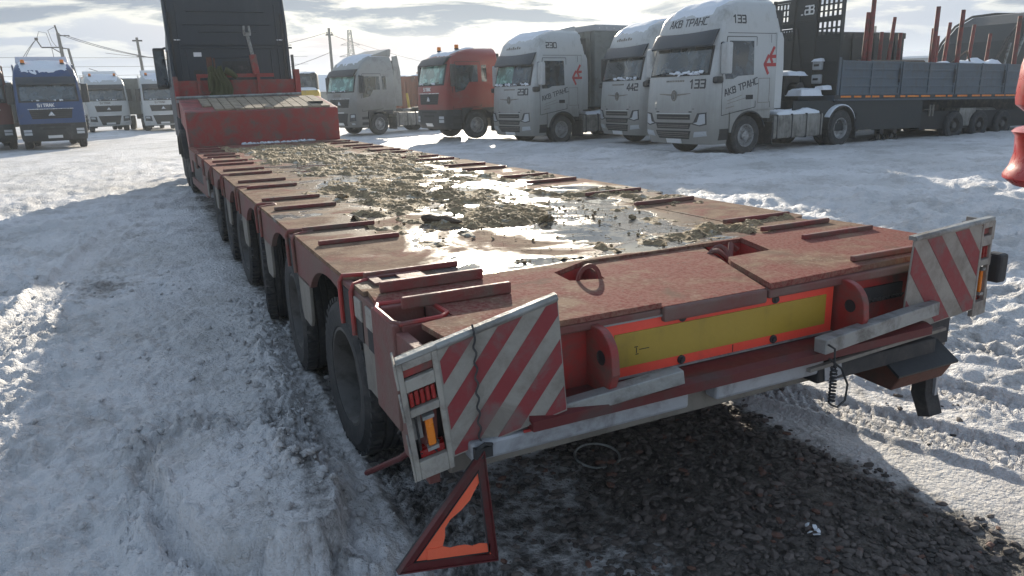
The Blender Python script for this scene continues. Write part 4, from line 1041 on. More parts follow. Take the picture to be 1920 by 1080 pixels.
def chassis(T, wb, tail, yw=1.02, tank=True, body='chassis', dual=True, rear_axles=1, snow=True, seed=1, rim='rim_silver', arch='white_cab'):
    mb = MB(); mb.bb(-tail, 1.0, .36, .44, .72, 1.0); a = mb.build('frame_rail', body, T)
    mb = MB(); mb.bb(-tail, 1.0, -.44, -.36, .72, 1.0); mb.build('frame_rail', body, T)
    mb = MB(); mb.bb(-tail + .3, -tail + 1.7, -.5, .5, 1.0, 1.08); mb.lathe([(.0005, .06), (.48, .05), (.5, .0), (.5, -.06)], (-wb + .1, 0, 1.14), 'z', 24); mb.build('coupling_plate', body, T)
    mb = MB(); mb.bb(-.75, -.15, -.5, .5, .5, 1.1); mb.bb(.3, .9, -.9, .9, .35, .6); mb.build('engine_bay', 'slot_dark', T)
    for sg in (1, -1):
        st = .0
        wheel(T, (0, sg * 1.03, .51), .51, .30, sg, rim, seg=30)
        for k in range(rear_axles):
            xx = -wb - 1.35 * k
            wheel(T, (xx, sg * 1.06, .51), .51, .27, sg, rim, dish=-.35, seg=30); wheel(T, (xx, sg * .74, .51), .51, .27, sg, rim, seg=20)
            mb = MB(); pr = [(xx + .60 * math.cos(t), .54 + .60 * math.sin(t)) for t in np.linspace(-.05, PI + .05, 15)] + [(xx + .565 * math.cos(t), .54 + .565 * math.sin(t)) for t in np.linspace(PI + .05, -.05, 15)]
            mb.prism(pr, 'y', *sorted((sg * .62, sg * 1.22))); mg = mb.build('rear_mudguard', 'black_part', T, smooth=True)
            if snow:
                mb = MB(); pr = [(xx + .64 * math.cos(t), .54 + .635 * math.sin(t)) for t in np.linspace(.5, PI - .35, 12)] + [(xx + .602 * math.cos(t), .54 + .602 * math.sin(t)) for t in np.linspace(PI - .35, .5, 12)]
                mb.prism(pr, 'y', *sorted((sg * .64, sg * 1.2))); mb.build('mudguard_snow', 'snow_cap', mg, smooth=True)
            mb = MB(); mb.bb(xx - .66, xx - .63, *sorted((sg * .7, sg * 1.2)), .2, .9); mb.build('mud_flap', 'rubber', T)
        if tank:
            x1 = -.98; x0 = -wb + .80; mb = MB()
            mb.cbox(x0, x1, *sorted((sg * .55, sg * 1.22)), .36, .98, .06); tk = mb.build('fuel_tank', 'tank', T, smooth=True)
            for k in range(4):
                xx = x0 + .12 + (x1 - x0 - .24) * k / 3
                mb = MB(); mb.cbox(xx - .025, xx + .025, *sorted((sg * .5, sg * 1.235)), .34, .995, .02); mb.build('strap', 'chassis', tk)
            if snow: snow_blob(tk, x0 + .05, x1 - .1, *sorted((sg * .58, sg * 1.18)), .98, .13, seed, name='tank_snow')
            mb = MB(); mb.bb(-.97, -.93, *sorted((sg * .6, sg * 1.2)), .22, .8); mb.build('mud_flap', 'rubber', T)

def beacon(T, x, y, z, i=0):
    mb = MB(); mb.lathe([(.075, -.02), (.085, .0), (.085, .035)], (x, y, z), 'z', 14); b_ = mb.build('beacon_base', 'black_part', T, smooth=True)
    mb = MB(); mb.lathe([(.078, .035), (.075, .15), (.06, .165), (.0005, .168)], (x, y, z), 'z', 14); mb.build('beacon_lens', 'amber', b_, smooth=True)

def mirror(T, sg, x, y, z, mat='black_part', h=.62, face='glass_dark'):
    mb = MB(); mb.cbox(x - .06, x + .09, *sorted((sg * (y + .10), sg * (y + .36))), z - h / 2, z + h / 2, .035)
    m = mb.build('mirror', mat, T, smooth=True)
    mb = MB(); mb.bb(x - .066, x - .059, *sorted((sg * (y + .12), sg * (y + .34))), z - h * .42, z + h * .42); mb.build('mirror_glass', face, m)
    mb = MB(); mb.tube([(x - .05, sg * (y - .08), z + h * .46), (x + .02, sg * (y + .08), z + h * .50), (x + .02, sg * (y + .2), z + h * .46)], .025, 7); mb.tube([(x - .05, sg * (y - .08), z - h * .42), (x + .02, sg * (y + .08), z - h * .46), (x + .02, sg * (y + .2), z - h * .44)], .025, 7); mb.build('mirror_arm', 'black_part', m, smooth=True)

def wiper(cab, T, y0, z0, y1, z1):
    pts = [(cab.fx(y0 + (y1 - y0) * t, z0 + (z1 - z0) * t) + .03, y0 + (y1 - y0) * t, z0 + (z1 - z0) * t) for t in (0, .3, .6, 1)]
    mb = MB(); mb.tube(pts, .012, 5); mb.build('wiper', 'black_part', T)

def df_truck(num, name, label, loc, rz, seed, tank=True, rear=1):
    """white high-roof tractor unit with dark sun visor"""
    T = thing(name, label, 'truck', (loc[0], loc[1], loc[2]), rz)
    cb = Cab([(.36, 1.33, 1.19), (.62, 1.44, 1.235), (1.10, 1.45, 1.245), (1.85, 1.40, 1.245), (2.05, 1.37, 1.24), (2.98, 1.13, 1.20), (3.12, 1.13, 1.19), (3.45, 1.00, 1.15), (3.66, .80, 1.08), (3.80, .50, .98), (3.88, .10, .84)], -.98)
    cb.shell([1.12, 1.5, 1.9, 2.05, 2.3, 2.6, 2.98, 3.12, 3.3, 3.45, 3.56, 3.66, 3.74, 3.80, 3.85, 3.88], T, 'white_cab', 'cab_body')
    # lower front block in front of the wheel
    lo = Cab([(.34, 1.36, 1.17), (.62, 1.455, 1.235), (1.13, 1.46, 1.245)], .66); lo.shell([.34, .45, .62, .9, 1.13], T, 'white_cab', 'bumper')
    for sg, fc in ((1, 'side+'), (-1, 'side-')):
        pl = [(-.76, 1.16), (-.76, .92)] + [(.0 + .62 * math.cos(t), .54 + .60 * math.sin(t)) for t in np.linspace(PI - .72, .12, 13)] + [(.67, .62), (.67, 1.16)]
        mb = MB(); mb.prism(pl, 'y', *sorted((sg * 1.19, sg * 1.245))); mb.build('wheel_arch', 'white_cab', T, bevel=.006)
        mb = MB(); mb.prism([(.62 * math.cos(t), .54 + .60 * math.sin(t)) for t in np.linspace(PI - .3, .12, 13)] + [(.58 * math.cos(t), .54 + .57 * math.sin(t)) for t in np.linspace(.12, PI - .3, 13)], 'y', *sorted((sg * .85, sg * 1.262))); mb.build('arch_lip', 'black_part', T)
        # step well
        cb2 = lo.drape([rect(.70, 1.02, .44, .72)], fc, .004, 'slot_dark', 'step', T, .05)
        # door seam, window, handle
        dr = [(.98, 1.05), (.99, 2.0), (.82, 2.94), (-.20, 2.94), (-.20, 1.22)]
        for a, b_ in zip(dr, dr[1:] + dr[:1]):
            pass
        sm = []
        for a, b_ in zip(dr, dr[1:] + dr[:1]):
            A, B = Vector(a), Vector(b_); d = (B - A).normalized(); n = Vector((-d.y, d.x)) * .008
            sm.append([tuple(A - n), tuple(B - n), tuple(B + n), tuple(A + n)])
        cb.drape(sm + [rect(-.735, -.722, 1.2, 3.0), rect(-.97, .80, 3.02, 3.032)], fc, .004, 'slot_dark', 'door_seam', T, .01, 0)
        cb.drape([[(.90, 2.08), (.80, 2.70), (.74, 2.84), (-.10, 2.84), (-.10, 2.02), (.45, 2.0), (.62, 1.93), (.88, 1.93)]], fc, .006, 'glass_dark', 'side_window', T)
        cb.drape([rect(-.10, .15, 1.42, 1.53)], fc, .008, 'slot_dark', 'door_handle', T)
        cb.drape([rect(-.70, -.28, 1.32, 1.335), rect(-.70, -.28, 1.92, 1.935), rect(-.70, -.685, 1.32, 1.93), rect(-.295, -.28, 1.32, 1.93)], fc, .004, 'flap_grey', 'locker_seam', T, .01, 0)
        # red arrow mark: two chevron strokes with bars
        f = 1 if fc == 'side+' else 1
        def q(a, b_, w_):
            A, B = Vector(a), Vector(b_); d = (B - A).normalized(); n = Vector((-d.y, d.x)) * w_ / 2; return [tuple(A - n), tuple(B - n), tuple(B + n), tuple(A + n)]
        X0 = -.50
        ar = [q((X0, 2.26), (X0 - .36 - .22, 2.26), .085), q((X0 + .02, 2.26), (X0 - .14, 2.50), .075), q((X0 + .02, 2.28), (X0 - .12, 2.03), .075),
              q((X0 - .20, 2.46), (X0 - .58, 2.47), .085), q((X0 - .18, 2.46), (X0 - .34, 2.70), .075), q((X0 - .18, 2.47), (X0 - .27, 2.30), .075)]
        cb.drape(ar, fc, .008, 'decal_red', 'arrow_mark', T, .012, 0)
        tx0 = .88 if sg > 0 else -.02
        cb.text('AKB TPAHC', .15, tx0, 1.52 if sg > 0 else 1.72, fc, T, rot=R(14) * (1 if sg > 0 else -1), name='door_lettering')
        cb.drape([q((.80, 1.40), (.30, 1.53), .012), q((.80, 1.33), (.15, 1.46), .010), q((.84, 1.22), (.55, 1.27), .02)], fc, .007, 'flap_grey', 'door_lines', T, .01, 0)
        cb.text(num, .17, .62 if sg > 0 else .2, 3.27, fc, T, name='side_number', wd=.2)
        mirror(T, sg, 1.0, 1.16, 2.42, 'white_cab' if num != '442' else 'black_part', .74)
        mb = MB(); mb.cbox(1.02, 1.30, *sorted((sg * 1.20, sg * 1.34)), 1.83, 2.0, .05); mb.build('kerb_mirror', 'black_part', T, smooth=True)
        # head lamp
        s_ = sg
        hl = [(s_ * .62, .86), (s_ * .74, .90), (s_ * .86, 1.12), (s_ * 1.11, 1.14), (s_ * 1.12, .84), (s_ * .95, .80)]
        a = lo.drape([hl], 'front', .006, 'chassis', 'headlight', T)
        hl2 = [(s_ * .74, .875), (s_ * .86, .90), (s_ * .93, 1.09), (s_ * 1.08, 1.11), (s_ * 1.09, .87), (s_ * .93, .83)]
        lo.drape([hl2], 'front', .012, 'lamp_lens', 'lens', a)
        lo.drape([[(s_ * .72, .52), (s_ * .78, .66), (s_ * 1.12, .68), (s_ * 1.12, .56)]], 'front', .006, 'lamp_lens', 'fog_light', T)
    cb.drape([[(-1.10, 2.04), (1.10, 2.04), (1.07, 2.74), (-1.07, 2.74)]], 'front', .006, 'slot_dark', 'screen_frame', T)
    ws = cb.drape([[(-1.04, 2.09), (1.04, 2.09), (1.02, 2.74), (-1.02, 2.74)]], 'front', .012, 'glass_dark', 'windscreen', T)
    if num == '230': cb.drape([[(-1.0, 2.14), (.1, 2.14), (.1, 2.70), (-.98, 2.70)]], 'front', .014, 'glass_painted_light', 'painted_light_pane', ws)  # light showing through the screen, painted as a paler patch
    # sun visor
    mb = MB(); pr = []
    for y in np.linspace(-1.12, 1.12, 15):
        pr.append(y)
    vs = []; fs = []
    for y in pr:
        for z, o in ((2.72, .16), (2.76, .19), (3.03 + .05 * (abs(y) / 1.12) ** 2, .09), (3.08 + .05 * (abs(y) / 1.12) ** 2, .01)):
            vs.append((cb.fx(y, z) + o, y, z))
    for i in range(14):
        for k in range(3): a = i * 4 + k; fs.append((a, a + 1, a + 5, a + 4))
        a = i * 4; fs.append((a, a + 4, a + 7, a + 3))
    fs += [(0, 1, 2, 3), (56, 59, 58, 57)]
    mb.add(vs, fs); sv = mb.build('sun_visor', 'navy_cab', T, smooth=True)
    lo.drape([rect(-.62, .62, .96, 1.09)], 'front', .008, 'slot_dark', 'grille', T); lo.drape([rect(-.66, .66, 1.10, 1.125)], 'front', .02, 'white_clean', 'grille_bar', T)
    lo.drape([[(-.60, .73), (.60, .73), (.66, .88), (-.66, .88)]], 'front', .008, 'slot_dark', 'grille', T)
    lo.drape([[(-.56, .47), (.56, .47), (.66, .68), (-.66, .68)]], 'front', .008, 'slot_dark', 'grille', T)
    for z in (.52, .57, .62, .77, .81, 1.01): lo.drape([rect(-.58, .58, z, z + .014)], 'front', .014, 'flap_grey', 'grille_slat', T, .01)
    cb.drape([rect(-.66, .66, 1.14, 1.17), rect(-.74, .74, 1.22, 1.232)], 'front', .005, 'slot_dark', 'hood_seam', T, .01, 0)
    # badge ring with wings
    bx = cb.fx(0, 1.56)
    mb = MB(); mb.tube([(bx + .015, .085 * math.sin(a), 1.56 + .125 * math.cos(a)) for a in np.linspace(0, 2 * PI, 25)], .014, 6); mb.tube([(bx + .015, .045 * math.sin(a) * (1 if a < PI else .6), 1.56 + .08 * math.cos(a)) for a in np.linspace(0, 2 * PI, 17)], .012, 6); mb.build('badge', 'flap_grey', T, smooth=True)
    cb.drape([[(.12, 1.555), (.58, 1.60), (.58, 1.615), (.12, 1.60)], [(-.12, 1.555), (-.12, 1.60), (-.58, 1.615), (-.58, 1.60)]], 'front', .006, 'flap_grey', 'badge_wing', T, .01)
    cb.text('133' if num == '133' else num, .19, .52, 1.74, 'front', T, name='front_number', wd=.2)
    if num == '133':
        cb.text('AKB TPAHC', .17, -.62, 3.26, 'front', T, name='roof_lettering', wd=.15)
    else: cb.drape([rect(-.6 + .13 * k, -.52 + .13 * k, 3.28, 3.34 + .03 * (k % 2)) for k in range(7)], 'front', .006, 'flap_grey', 'snowed_lettering', T, .01, 0)
    cb.drape([rect(-.34 + .062 * k, -.30 + .062 * k, 1.90, 1.945) for k in range(11)], 'front', .006, 'flap_grey', 'small_lettering', T, .008, 0)
    lo.drape([rect(-.27, .27, .355, .47)], 'front', .03, 'decal_white', 'licence_plate', T)
    # roof spoiler and side fairings
    mb = MB(); mb.prism([(.10, 3.84), (-.35, 3.93), (-.96, 4.04), (-1.0, 4.00), (-.98, 3.80)], 'y', -.80, .80); sp = mb.build('roof_spoiler', 'white_clean', T, bevel=.03)
    for sg in (1, -1):
        mb = MB(); mb.prism([(-.90, 1.16), (-.90, 2.9), (-.90, 3.05), (-1.06, 3.05), (-1.14, 2.9), (-1.18, 2.2), (-1.16, 1.16)], 'y', *sorted((sg * 1.12, sg * 1.2475)))
        side_up = MB(); side_up.add([(-.90, sg * 1.19, 3.05), (-1.06, sg * 1.19, 3.05), (-1.0, sg * 1.02, 3.72), (-.90, sg * 1.04, 3.76), (-.90, sg * 1.0, 3.05), (-1.06, sg * 1.0, 3.05), (-1.0, sg * .9, 3.72), (-.90, sg * .9, 3.76)], [(0, 1, 2, 3), (4, 7, 6, 5), (0, 4, 5, 1), (1, 5, 6, 2), (2, 6, 7, 3), (3, 7, 4, 0)]); side_up.build('upper_fairing', 'white_cab', T); mb.build('side_fairing', 'white_clean' if num != '230' else 'white_cab', T, bevel=.012)
    mb = MB(); mb.bb(-1.2, -.98, -1.1, 1.1, 1.2, 3.6); mb.build('cab_back', 'black_part', T)
    # snow: roof, scuttle
    def roof(x, y):
        r_ = 3.88
        for z in np.arange(3.0, 3.89, .03):
            if cb.fx(min(abs(y), .76), z) < x + .02: r_ = z; break
        return r_ - max(0, abs(y) - .72) * .45
    snow_blob(T, -.9, .98, -.9, .9, 3.86, .045, seed, surf=roof, nx=30)
    mb = MB(); r_ = random.Random(seed)
    for k in range(26):
        y = r_.uniform(-.2, .95) if num != '230' else r_.uniform(-1, 1); rock(mb, (cb.fx(y, 2.07) + .03, y, 2.07 + r_.random() * .06), .03 + .05 * r_.random(), seed * 100 + k, .6, 2)
    mb.build('scuttle_snow', 'snow_cap', T, smooth=True)
    wiper(cb, T, -.9, 2.08, -.1, 2.16); wiper(cb, T, .0, 2.08, .8, 2.16)
    chassis(T, 3.75, 4.8, tank=tank, rear_axles=rear, seed=seed)
    return T

def sitrak(kind, label, loc, rz, col, seed, high=True, word=True, beacons=True, spoiler=True, steps='black_part', dark_face=False):
    """tractor or tipper cab with wide dark grille; shared by the white, grey, red and blue trucks"""
    T = thing('parked_truck', label, 'truck', loc, rz)
    H = .38 if high else 0
    cb = Cab([(.95, 1.40, 1.22), (1.3, 1.42, 1.235), (1.95, 1.38, 1.23), (2.78, 1.18, 1.20), (2.92, 1.12, 1.18), (3.10 + H * .5, .86, 1.12), (3.22 + H * .8, .5, 1.0), (3.30 + H, .15, .84)], -.98, .24, 5)
    zs = [1.08, 1.3, 1.6, 1.95, 2.3, 2.78, 2.92, 3.0 + H * .25, 3.10 + H * .5, 3.17 + H * .66, 3.22 + H * .8, 3.27 + H * .9, 3.30 + H]
    cb.shell(zs, T, col, 'cab_body')
    lo = Cab([(.40, 1.34, 1.20), (.6, 1.44, 1.235), (1.10, 1.43, 1.235)], .66, .24, 5)
    lo.shell([.40, .5, .6, .85, 1.10], T, 'black_part' if dark_face else col, 'bumper')
    for sg, fc in ((1, 'side+'), (-1, 'side-')):
        pl = [(-.76, 1.14), (-.76, .92)] + [(.62 * math.cos(t), .54 + .60 * math.sin(t)) for t in np.linspace(PI - .72, .12, 13)] + [(.67, .62), (.67, 1.14)]
        mb = MB(); mb.prism(pl, 'y', *sorted((sg * 1.17, sg * 1.24))); mb.build('wheel_arch', 'black_part', T, bevel=.01)
        lo.drape([rect(.70, 1.05, .50, .62), rect(.70, 1.05, .75, .87)], fc, .004, 'slot_dark', 'step', T, .05)
        dr = [(1.0, 1.12), (1.01, 2.0), (.86, 2.80), (-.18, 2.80), (-.18, 1.2)]; sm = []
        for a, b_ in zip(dr, dr[1:] + dr[:1]):
            A, B = Vector(a), Vector(b_); d = (B - A).normalized(); n = Vector((-d.y, d.x)) * .009; sm.append([tuple(A - n), tuple(B - n), tuple(B + n), tuple(A + n)])
        cb.drape(sm, fc, .004, 'slot_dark', 'door_seam', T, .01, 0)
        cb.drape([[(.92, 2.05), (.84, 2.68), (-.08, 2.68), (-.08, 2.08), (.30, 2.08), (.52, 1.80), (.90, 1.72)]], fc, .006, 'glass_dark', 'side_window', T)
        cb.drape([rect(-.46, -.24, 2.08, 2.68)], fc, .006, 'glass_dark', 'side_window', T)
        mirror(T, sg, 1.02, 1.15, 2.32, 'black_part', .78)
        a = lo.drape([[(sg * .74, .66), (sg * .78, 1.0), (sg * 1.14, 1.02), (sg * 1.16, .70)]] if not dark_face else [rect(*sorted((sg * .80, sg * 1.13)), .62, .88)], 'front', .008, 'chassis', 'headlight', T)
        if dark_face: lo.drape([rect(*sorted((sg * .82, sg * 1.11)), .64, .74), rect(*sorted((sg * .82, sg * 1.11)), .77, .87)], 'front', .016, 'lamp_lens', 'lens', a)
        else: lo.drape([[(sg * .86, .84), (sg * .87, .96), (sg * 1.10, .98), (sg * 1.11, .86)]], 'front', .016, 'lamp_lens', 'lens', a); lo.drape([rect(*sorted((sg * .88, sg * 1.08)), .52, .60)], 'front', .01, 'lamp_lens', 'fog_light', T)
        mb = MB(); mb.cbox(.86, 1.0, *sorted((sg * .72, sg * 1.05)), 2.90, 2.99, .03); mb.build('roof_corner_lamp', 'lamp_lens' if col != 'red_cab' else 'black_part', T)
        if spoiler:
            mb = MB(); mb.prism([(-.97, 1.3), (-.97, 3.2 + H), (-1.25, 3.25 + H), (-1.40, 2.9), (-1.40, 1.3)], 'y', *sorted((sg * 1.10, sg * 1.17))); mb.build('side_fairing', col, T, bevel=.012)
    cb.drape([[(-1.10, 1.98), (1.10, 1.98), (1.08, 2.74), (-1.08, 2.74)]], 'front', .005, 'slot_dark', 'screen_frame', T)
    glass = 'glass_painted_light' if kind in ('red', 'grey') else 'glass_dark'  # red and grey cabs: see-through brightness painted into the screen colour
    cb.drape([[(-1.02, 2.04), (1.02, 2.04), (1.0, 2.70), (-1.0, 2.70)]], 'front', .012, glass, 'windscreen', T)
    vs = []; fs = []
    for y in np.linspace(-1.08, 1.08, 13):
        for z, o in ((2.68, .15), (2.73, .18), (2.96, .12), (3.02, .02)): vs.append((cb.fx(y, z) + o, y, z))
    for i in range(12):
        for k in range(3): a = i * 4 + k; fs.append((a, a + 1, a + 5, a + 4))
        a = i * 4; fs.append((a, a + 4, a + 7, a + 3))
    fs += [(0, 1, 2, 3), (48, 51, 50, 49)]
    mb = MB(); mb.add(vs, fs); mb.build('sun_visor', {'blue_cab': 'navy_cab', 'white_clean': 'black_part', 'grey_cab': 'black_part', 'red_cab': 'black_part'}[col], T, smooth=True)
    cb.drape([[(-.72, 1.30), (.72, 1.30), (.80, 1.68), (-.80, 1.68)]], 'front', .008, 'slot_dark', 'grille', T)
    cb.drape([rect(-.84, .84, 1.69, 1.715)], 'front', .016, 'chrome', 'grille_bar', T)
    for z in (1.37, 1.45, 1.53, 1.61): cb.drape([rect(-.74, .74, z, z + .012)], 'front', .013, 'chassis', 'grille_slat', T, .01)
    mb = MB(); bx = cb.fx(0, 1.5) + .02; mb.add([(bx, -.13, 1.42), (bx, .13, 1.42), (bx, .0, 1.60), (bx + .015, -.09, 1.44), (bx + .015, .09, 1.44), (bx + .015, 0, 1.57)], [(0, 1, 2), (3, 4, 5), (0, 1, 4, 3), (1, 2, 5, 4), (2, 0, 3, 5)]); mb.build('badge', 'chrome', T)
    if not dark_face:
        lo.drape([[(-.50, .46), (.50, .46), (.68, 1.04), (-.68, 1.04)]], 'front', .008, 'slot_dark', 'lower_grille', T); lo.drape([rect(-.34, .34, 1.05, 1.09)], 'front', .014, 'decal_white', 'trim_bar', T)
    else:
        lo.drape([[(-.66, .98), (.66, .98), (.60, 1.05), (-.60, 1.05)], [(-.45, .84), (.45, .84), (.40, .92), (-.40, .92)]], 'front', .006, 'slot_dark', 'lower_grille', T)
    lo.drape([rect(-.27, .27, .49, .61)], 'front', .02, 'decal_white', 'licence_plate', T); 
    if word: cb.text('SITRAK', .11, -.46, 1.80, 'front', T, 'decal_white' if col in ('blue_cab', 'red_cab') else 'flap_grey', name='nose_lettering', wd=.26)
    if spoiler:
        t0 = 3.26 + H
        mb = MB(); mb.prism([(.1, t0 - .02), (-.5, t0 + .16), (-.98, t0 + .30), (-1.06, t0 + .26), (-1.0, t0 - .06)], 'y', -.98, .98); mb.build('roof_spoiler', col, T, bevel=.03)
    if beacons:
        for y in (-.72, .72): beacon(T, .50, y, 3.22 + H * .8 + .05, 0)
    def roof(x, y):
        r_ = zs[-1]
        for z in np.arange(2.92, zs[-1], .03):
            if cb.fx(min(abs(y), .8), z) < x + .02: r_ = z; break
        return r_ - max(0, abs(y) - .78) * .45
    snow_blob(T, -.9, .95, -.95, .95, 3.3 + H, .045, seed, surf=roof, nx=26)
    mb = MB(); mb.bb(-1.15, -.98, -1.0, 1.0, 1.2, 3.1 + H * .8); mb.build('cab_back', 'black_part', T)
    wiper(cb, T, -.9, 2.02, -.1, 2.10); wiper(cb, T, .0, 2.02, .8, 2.10)
    mb = MB(); r_ = random.Random(seed)
    for k in range(9): y = r_.choice((-.55, .35)) + r_.uniform(-.2, .2); rock(mb, (cb.fx(y, 2.03) + .03, y, 2.05), .04 + .03 * r_.random(), seed * 77 + k, .5, 1)
    mb.build('scuttle_snow', 'snow_cap', T, smooth=True)
    chassis(T, 3.6, 4.9, rear_axles=2 if kind in ('blue', 'red') else 1, seed=seed, snow=kind != 'grey')
    return T

def g3(x, y, dz=0): return (x, y, gz(x, y) + dz)
df_truck('133', 'white_truck', 'white high-roof truck numbered 133, nearest of the white row, with fuel tank in view', g3(13.25, 14.36, -.04), R(184.2), 3)
df_truck('442', 'white_truck', 'white truck numbered 442, mostly hidden behind truck 133', g3(14.75, 19.1, -.04), R(179.5), 5)
df_truck('230', 'white_truck', 'white high-roof truck numbered 230 beside the red truck', g3(12.5, 22.8, -.05), R(189), 8)
sitrak('red', 'red truck cab with two orange beacons and black bumper, left of truck 230', g3(10.65, 25.9, .0), R(186) , 'red_cab', 11, high=False, spoiler=False, dark_face=True)
sitrak('grey', 'dirty silver-grey truck with roof spoiler, just right of the red trailer neck', g3(9.15, 34.6, .0), R(200), 'grey_cab', 13, beacons=False)
sitrak('blue', 'blue truck with black bumper and two orange beacons at the far left', g3(-4.15, 37.2, .0), R(275.5), 'blue_cab', 17, dark_face=True)
sitrak('white1', 'white truck facing the camera with two beacons, between the blue truck and the tipper body', g3(-2.6, 56, .0), R(278), 'white_clean', 19)
sitrak('white2', 'white truck half hidden behind the left side of the black cab', g3(.75, 54.5, .0), R(272), 'white_clean', 23)
def dark_red_truck():
    T = sitrak('blue', 'dark red truck cut by the left edge of the frame', g3(-6.95, 38.2), R(277), 'blue_cab', 29, dark_face=True, beacons=False, word=False)
    for o in T.children_recursive:
        if o.type == 'MESH' and o.data.materials and o.data.materials[0] == MATS['blue_cab']: o.data.materials[0] = MATS['dark_red_cab']
dark_red_truck()
# ------------------------------------------------------------------ black tractor coupled to the low-loader, seen from behind
def black_tractor():
    T = thing('black_tractor', 'black tractor cab seen from behind, coupled to the red low-loader neck', 'truck', (1.29, 17.55, 0), PI / 2)
    cb = Cab([(1.0, 1.40, 1.245), (2.0, 1.38, 1.245), (3.0, 1.2, 1.22), (3.5, .95, 1.17), (3.85, .5, 1.08), (3.98, .1, 1.0)], -.85)
    cb.shell([1.0, 1.5, 2.0, 2.5, 3.0, 3.25, 3.5, 3.7, 3.85, 3.98], T, 'navy_cab', 'cab_body')
    for sg in (1, -1):
        mb = MB(); mb.prism([(-.86, 1.45), (-.86, 3.9), (-1.15, 3.95), (-1.30, 3.4), (-1.36, 1.45)], 'y', *sorted((sg * 1.18, sg * 1.25))); mb.build('side_fairing', 'navy_cab', T, bevel=.015)
        mb = MB(); mb.bb(-1.31, -1.26, *sorted((sg * 1.13, sg * 1.17)), 2.0, 3.6); mb.build('fairing_strut', 'black_part', T)
        mirror(T, sg, 1.05, 1.14, 2.55, 'black_part', .95)
        mb = MB(); mb.bb(-1.36, -1.33, *sorted((sg * .99, sg * 1.12)), 3.03, 3.05); mb.build('marker_clip', 'chrome', T)
        cb.drape([[(.85, 2.1), (.7, 2.9), (-.2, 2.9), (-.2, 2.1)]], 'side+' if sg > 0 else 'side-', .006, 'glass_dark', 'side_window', T)
        mb = MB(); mb.prism([(.62 * math.cos(t), .54 + .60 * math.sin(t)) for t in np.linspace(0, PI, 13)] + [(.8, 1.1), (.8, 1.2), (-.8, 1.2), (-.8, 1.1)][0:0] + [(.57 * math.cos(t), .54 + .55 * math.sin(t)) for t in np.linspace(PI, 0, 13)], 'y', *sorted((sg * .9, sg * 1.25))); mb.build('wheel_arch', 'black_part', T)
    # back panel: pressed ribs and seams
    mb = MB(); mb.bb(-1.25, -.80, -1.175, 1.175, 1.3, 3.93); bp_ = mb.build('back_panel', 'navy_cab', T, bevel=.01)
    for y0, y1, z0, z1 in ((-1.33, .98, 2.86, 2.90), (-1.33, .98, 2.93, 2.945), (-.55, .55, 2.66, 2.69), (-.75, .72, 2.30, 2.33), (-.5, .66, 2.06, 2.085), (-.8, .8, 1.9, 1.92), (-.9, .9, 3.35, 3.37), (-.8, .8, 3.62, 3.64), (-.6, .6, 3.2, 3.22)):
        mb = MB(); mb.cbox(-1.275, -1.245, y0, y1, z0, z1, .008); mb.build('pressed_rib', 'navy_cab', bp_)
    for y, z0, z1 in ((-.86, 1.5, 2.84), (.90, 1.5, 2.84), (.62, 1.6, 2.5), (-1.02, 1.4, 3.8), (1.02, 1.4, 3.8), (-.35, 1.7, 2.6)):
        mb = MB(); mb.cbox(-1.27, -1.245, y - .014, y + .014, z0, z1, .008); mb.build('pressed_rib', 'navy_cab', bp_)
    mb = MB(); mb.bb(-1.258, -1.25, .58, .80, 2.02, 2.42); mb.build('dull_patch', 'black_part', bp_); mb = MB(); mb.bb(-1.258, -1.25, -.5, .2, 2.1, 2.6); mb.build('dull_patch', 'black_part', bp_)
    mb = MB(); mb.bb(-1.262, -1.25, .60, .76, 2.70, 2.79); mb.build('white_sticker', 'decal_white', bp_)
    mb = MB(); mb.bb(-1.35, -1.25, -.35, .0, 1.9, 2.5); mb.tube([(-1.33, .1, 2.3), (-1.2, .05, 2.2), (-1.6, .1, 1.9)], .03, 6); mb.tube([(-1.33, -.1, 2.35), (-1.25, -.15, 2.2), (-1.6, -.1, 1.9)], .03, 6); mb.build('air_hoses', 'rubber', T, smooth=True)
    mb = MB(); mb.bb(-4.6, .9, -.42, .42, .75, 1.02); mb.build('frame_rail', 'chassis', T)
    for sg in (1, -1):
        wheel(T, (0, sg * 1.05, .51), .51, .30, sg, 'rim_steel')
        for x in (-3.15, -1.85): wheel(T, (x, sg * 1.10, .51), .51, .30, sg, 'rim_steel', lugs=36)
        mb = MB(); mb.cbox(-1.2, -.65, *sorted((sg * .6, sg * 1.2)), .4, 1.0, .05); mb.build('fuel_tank', 'tank', T)
black_tractor()

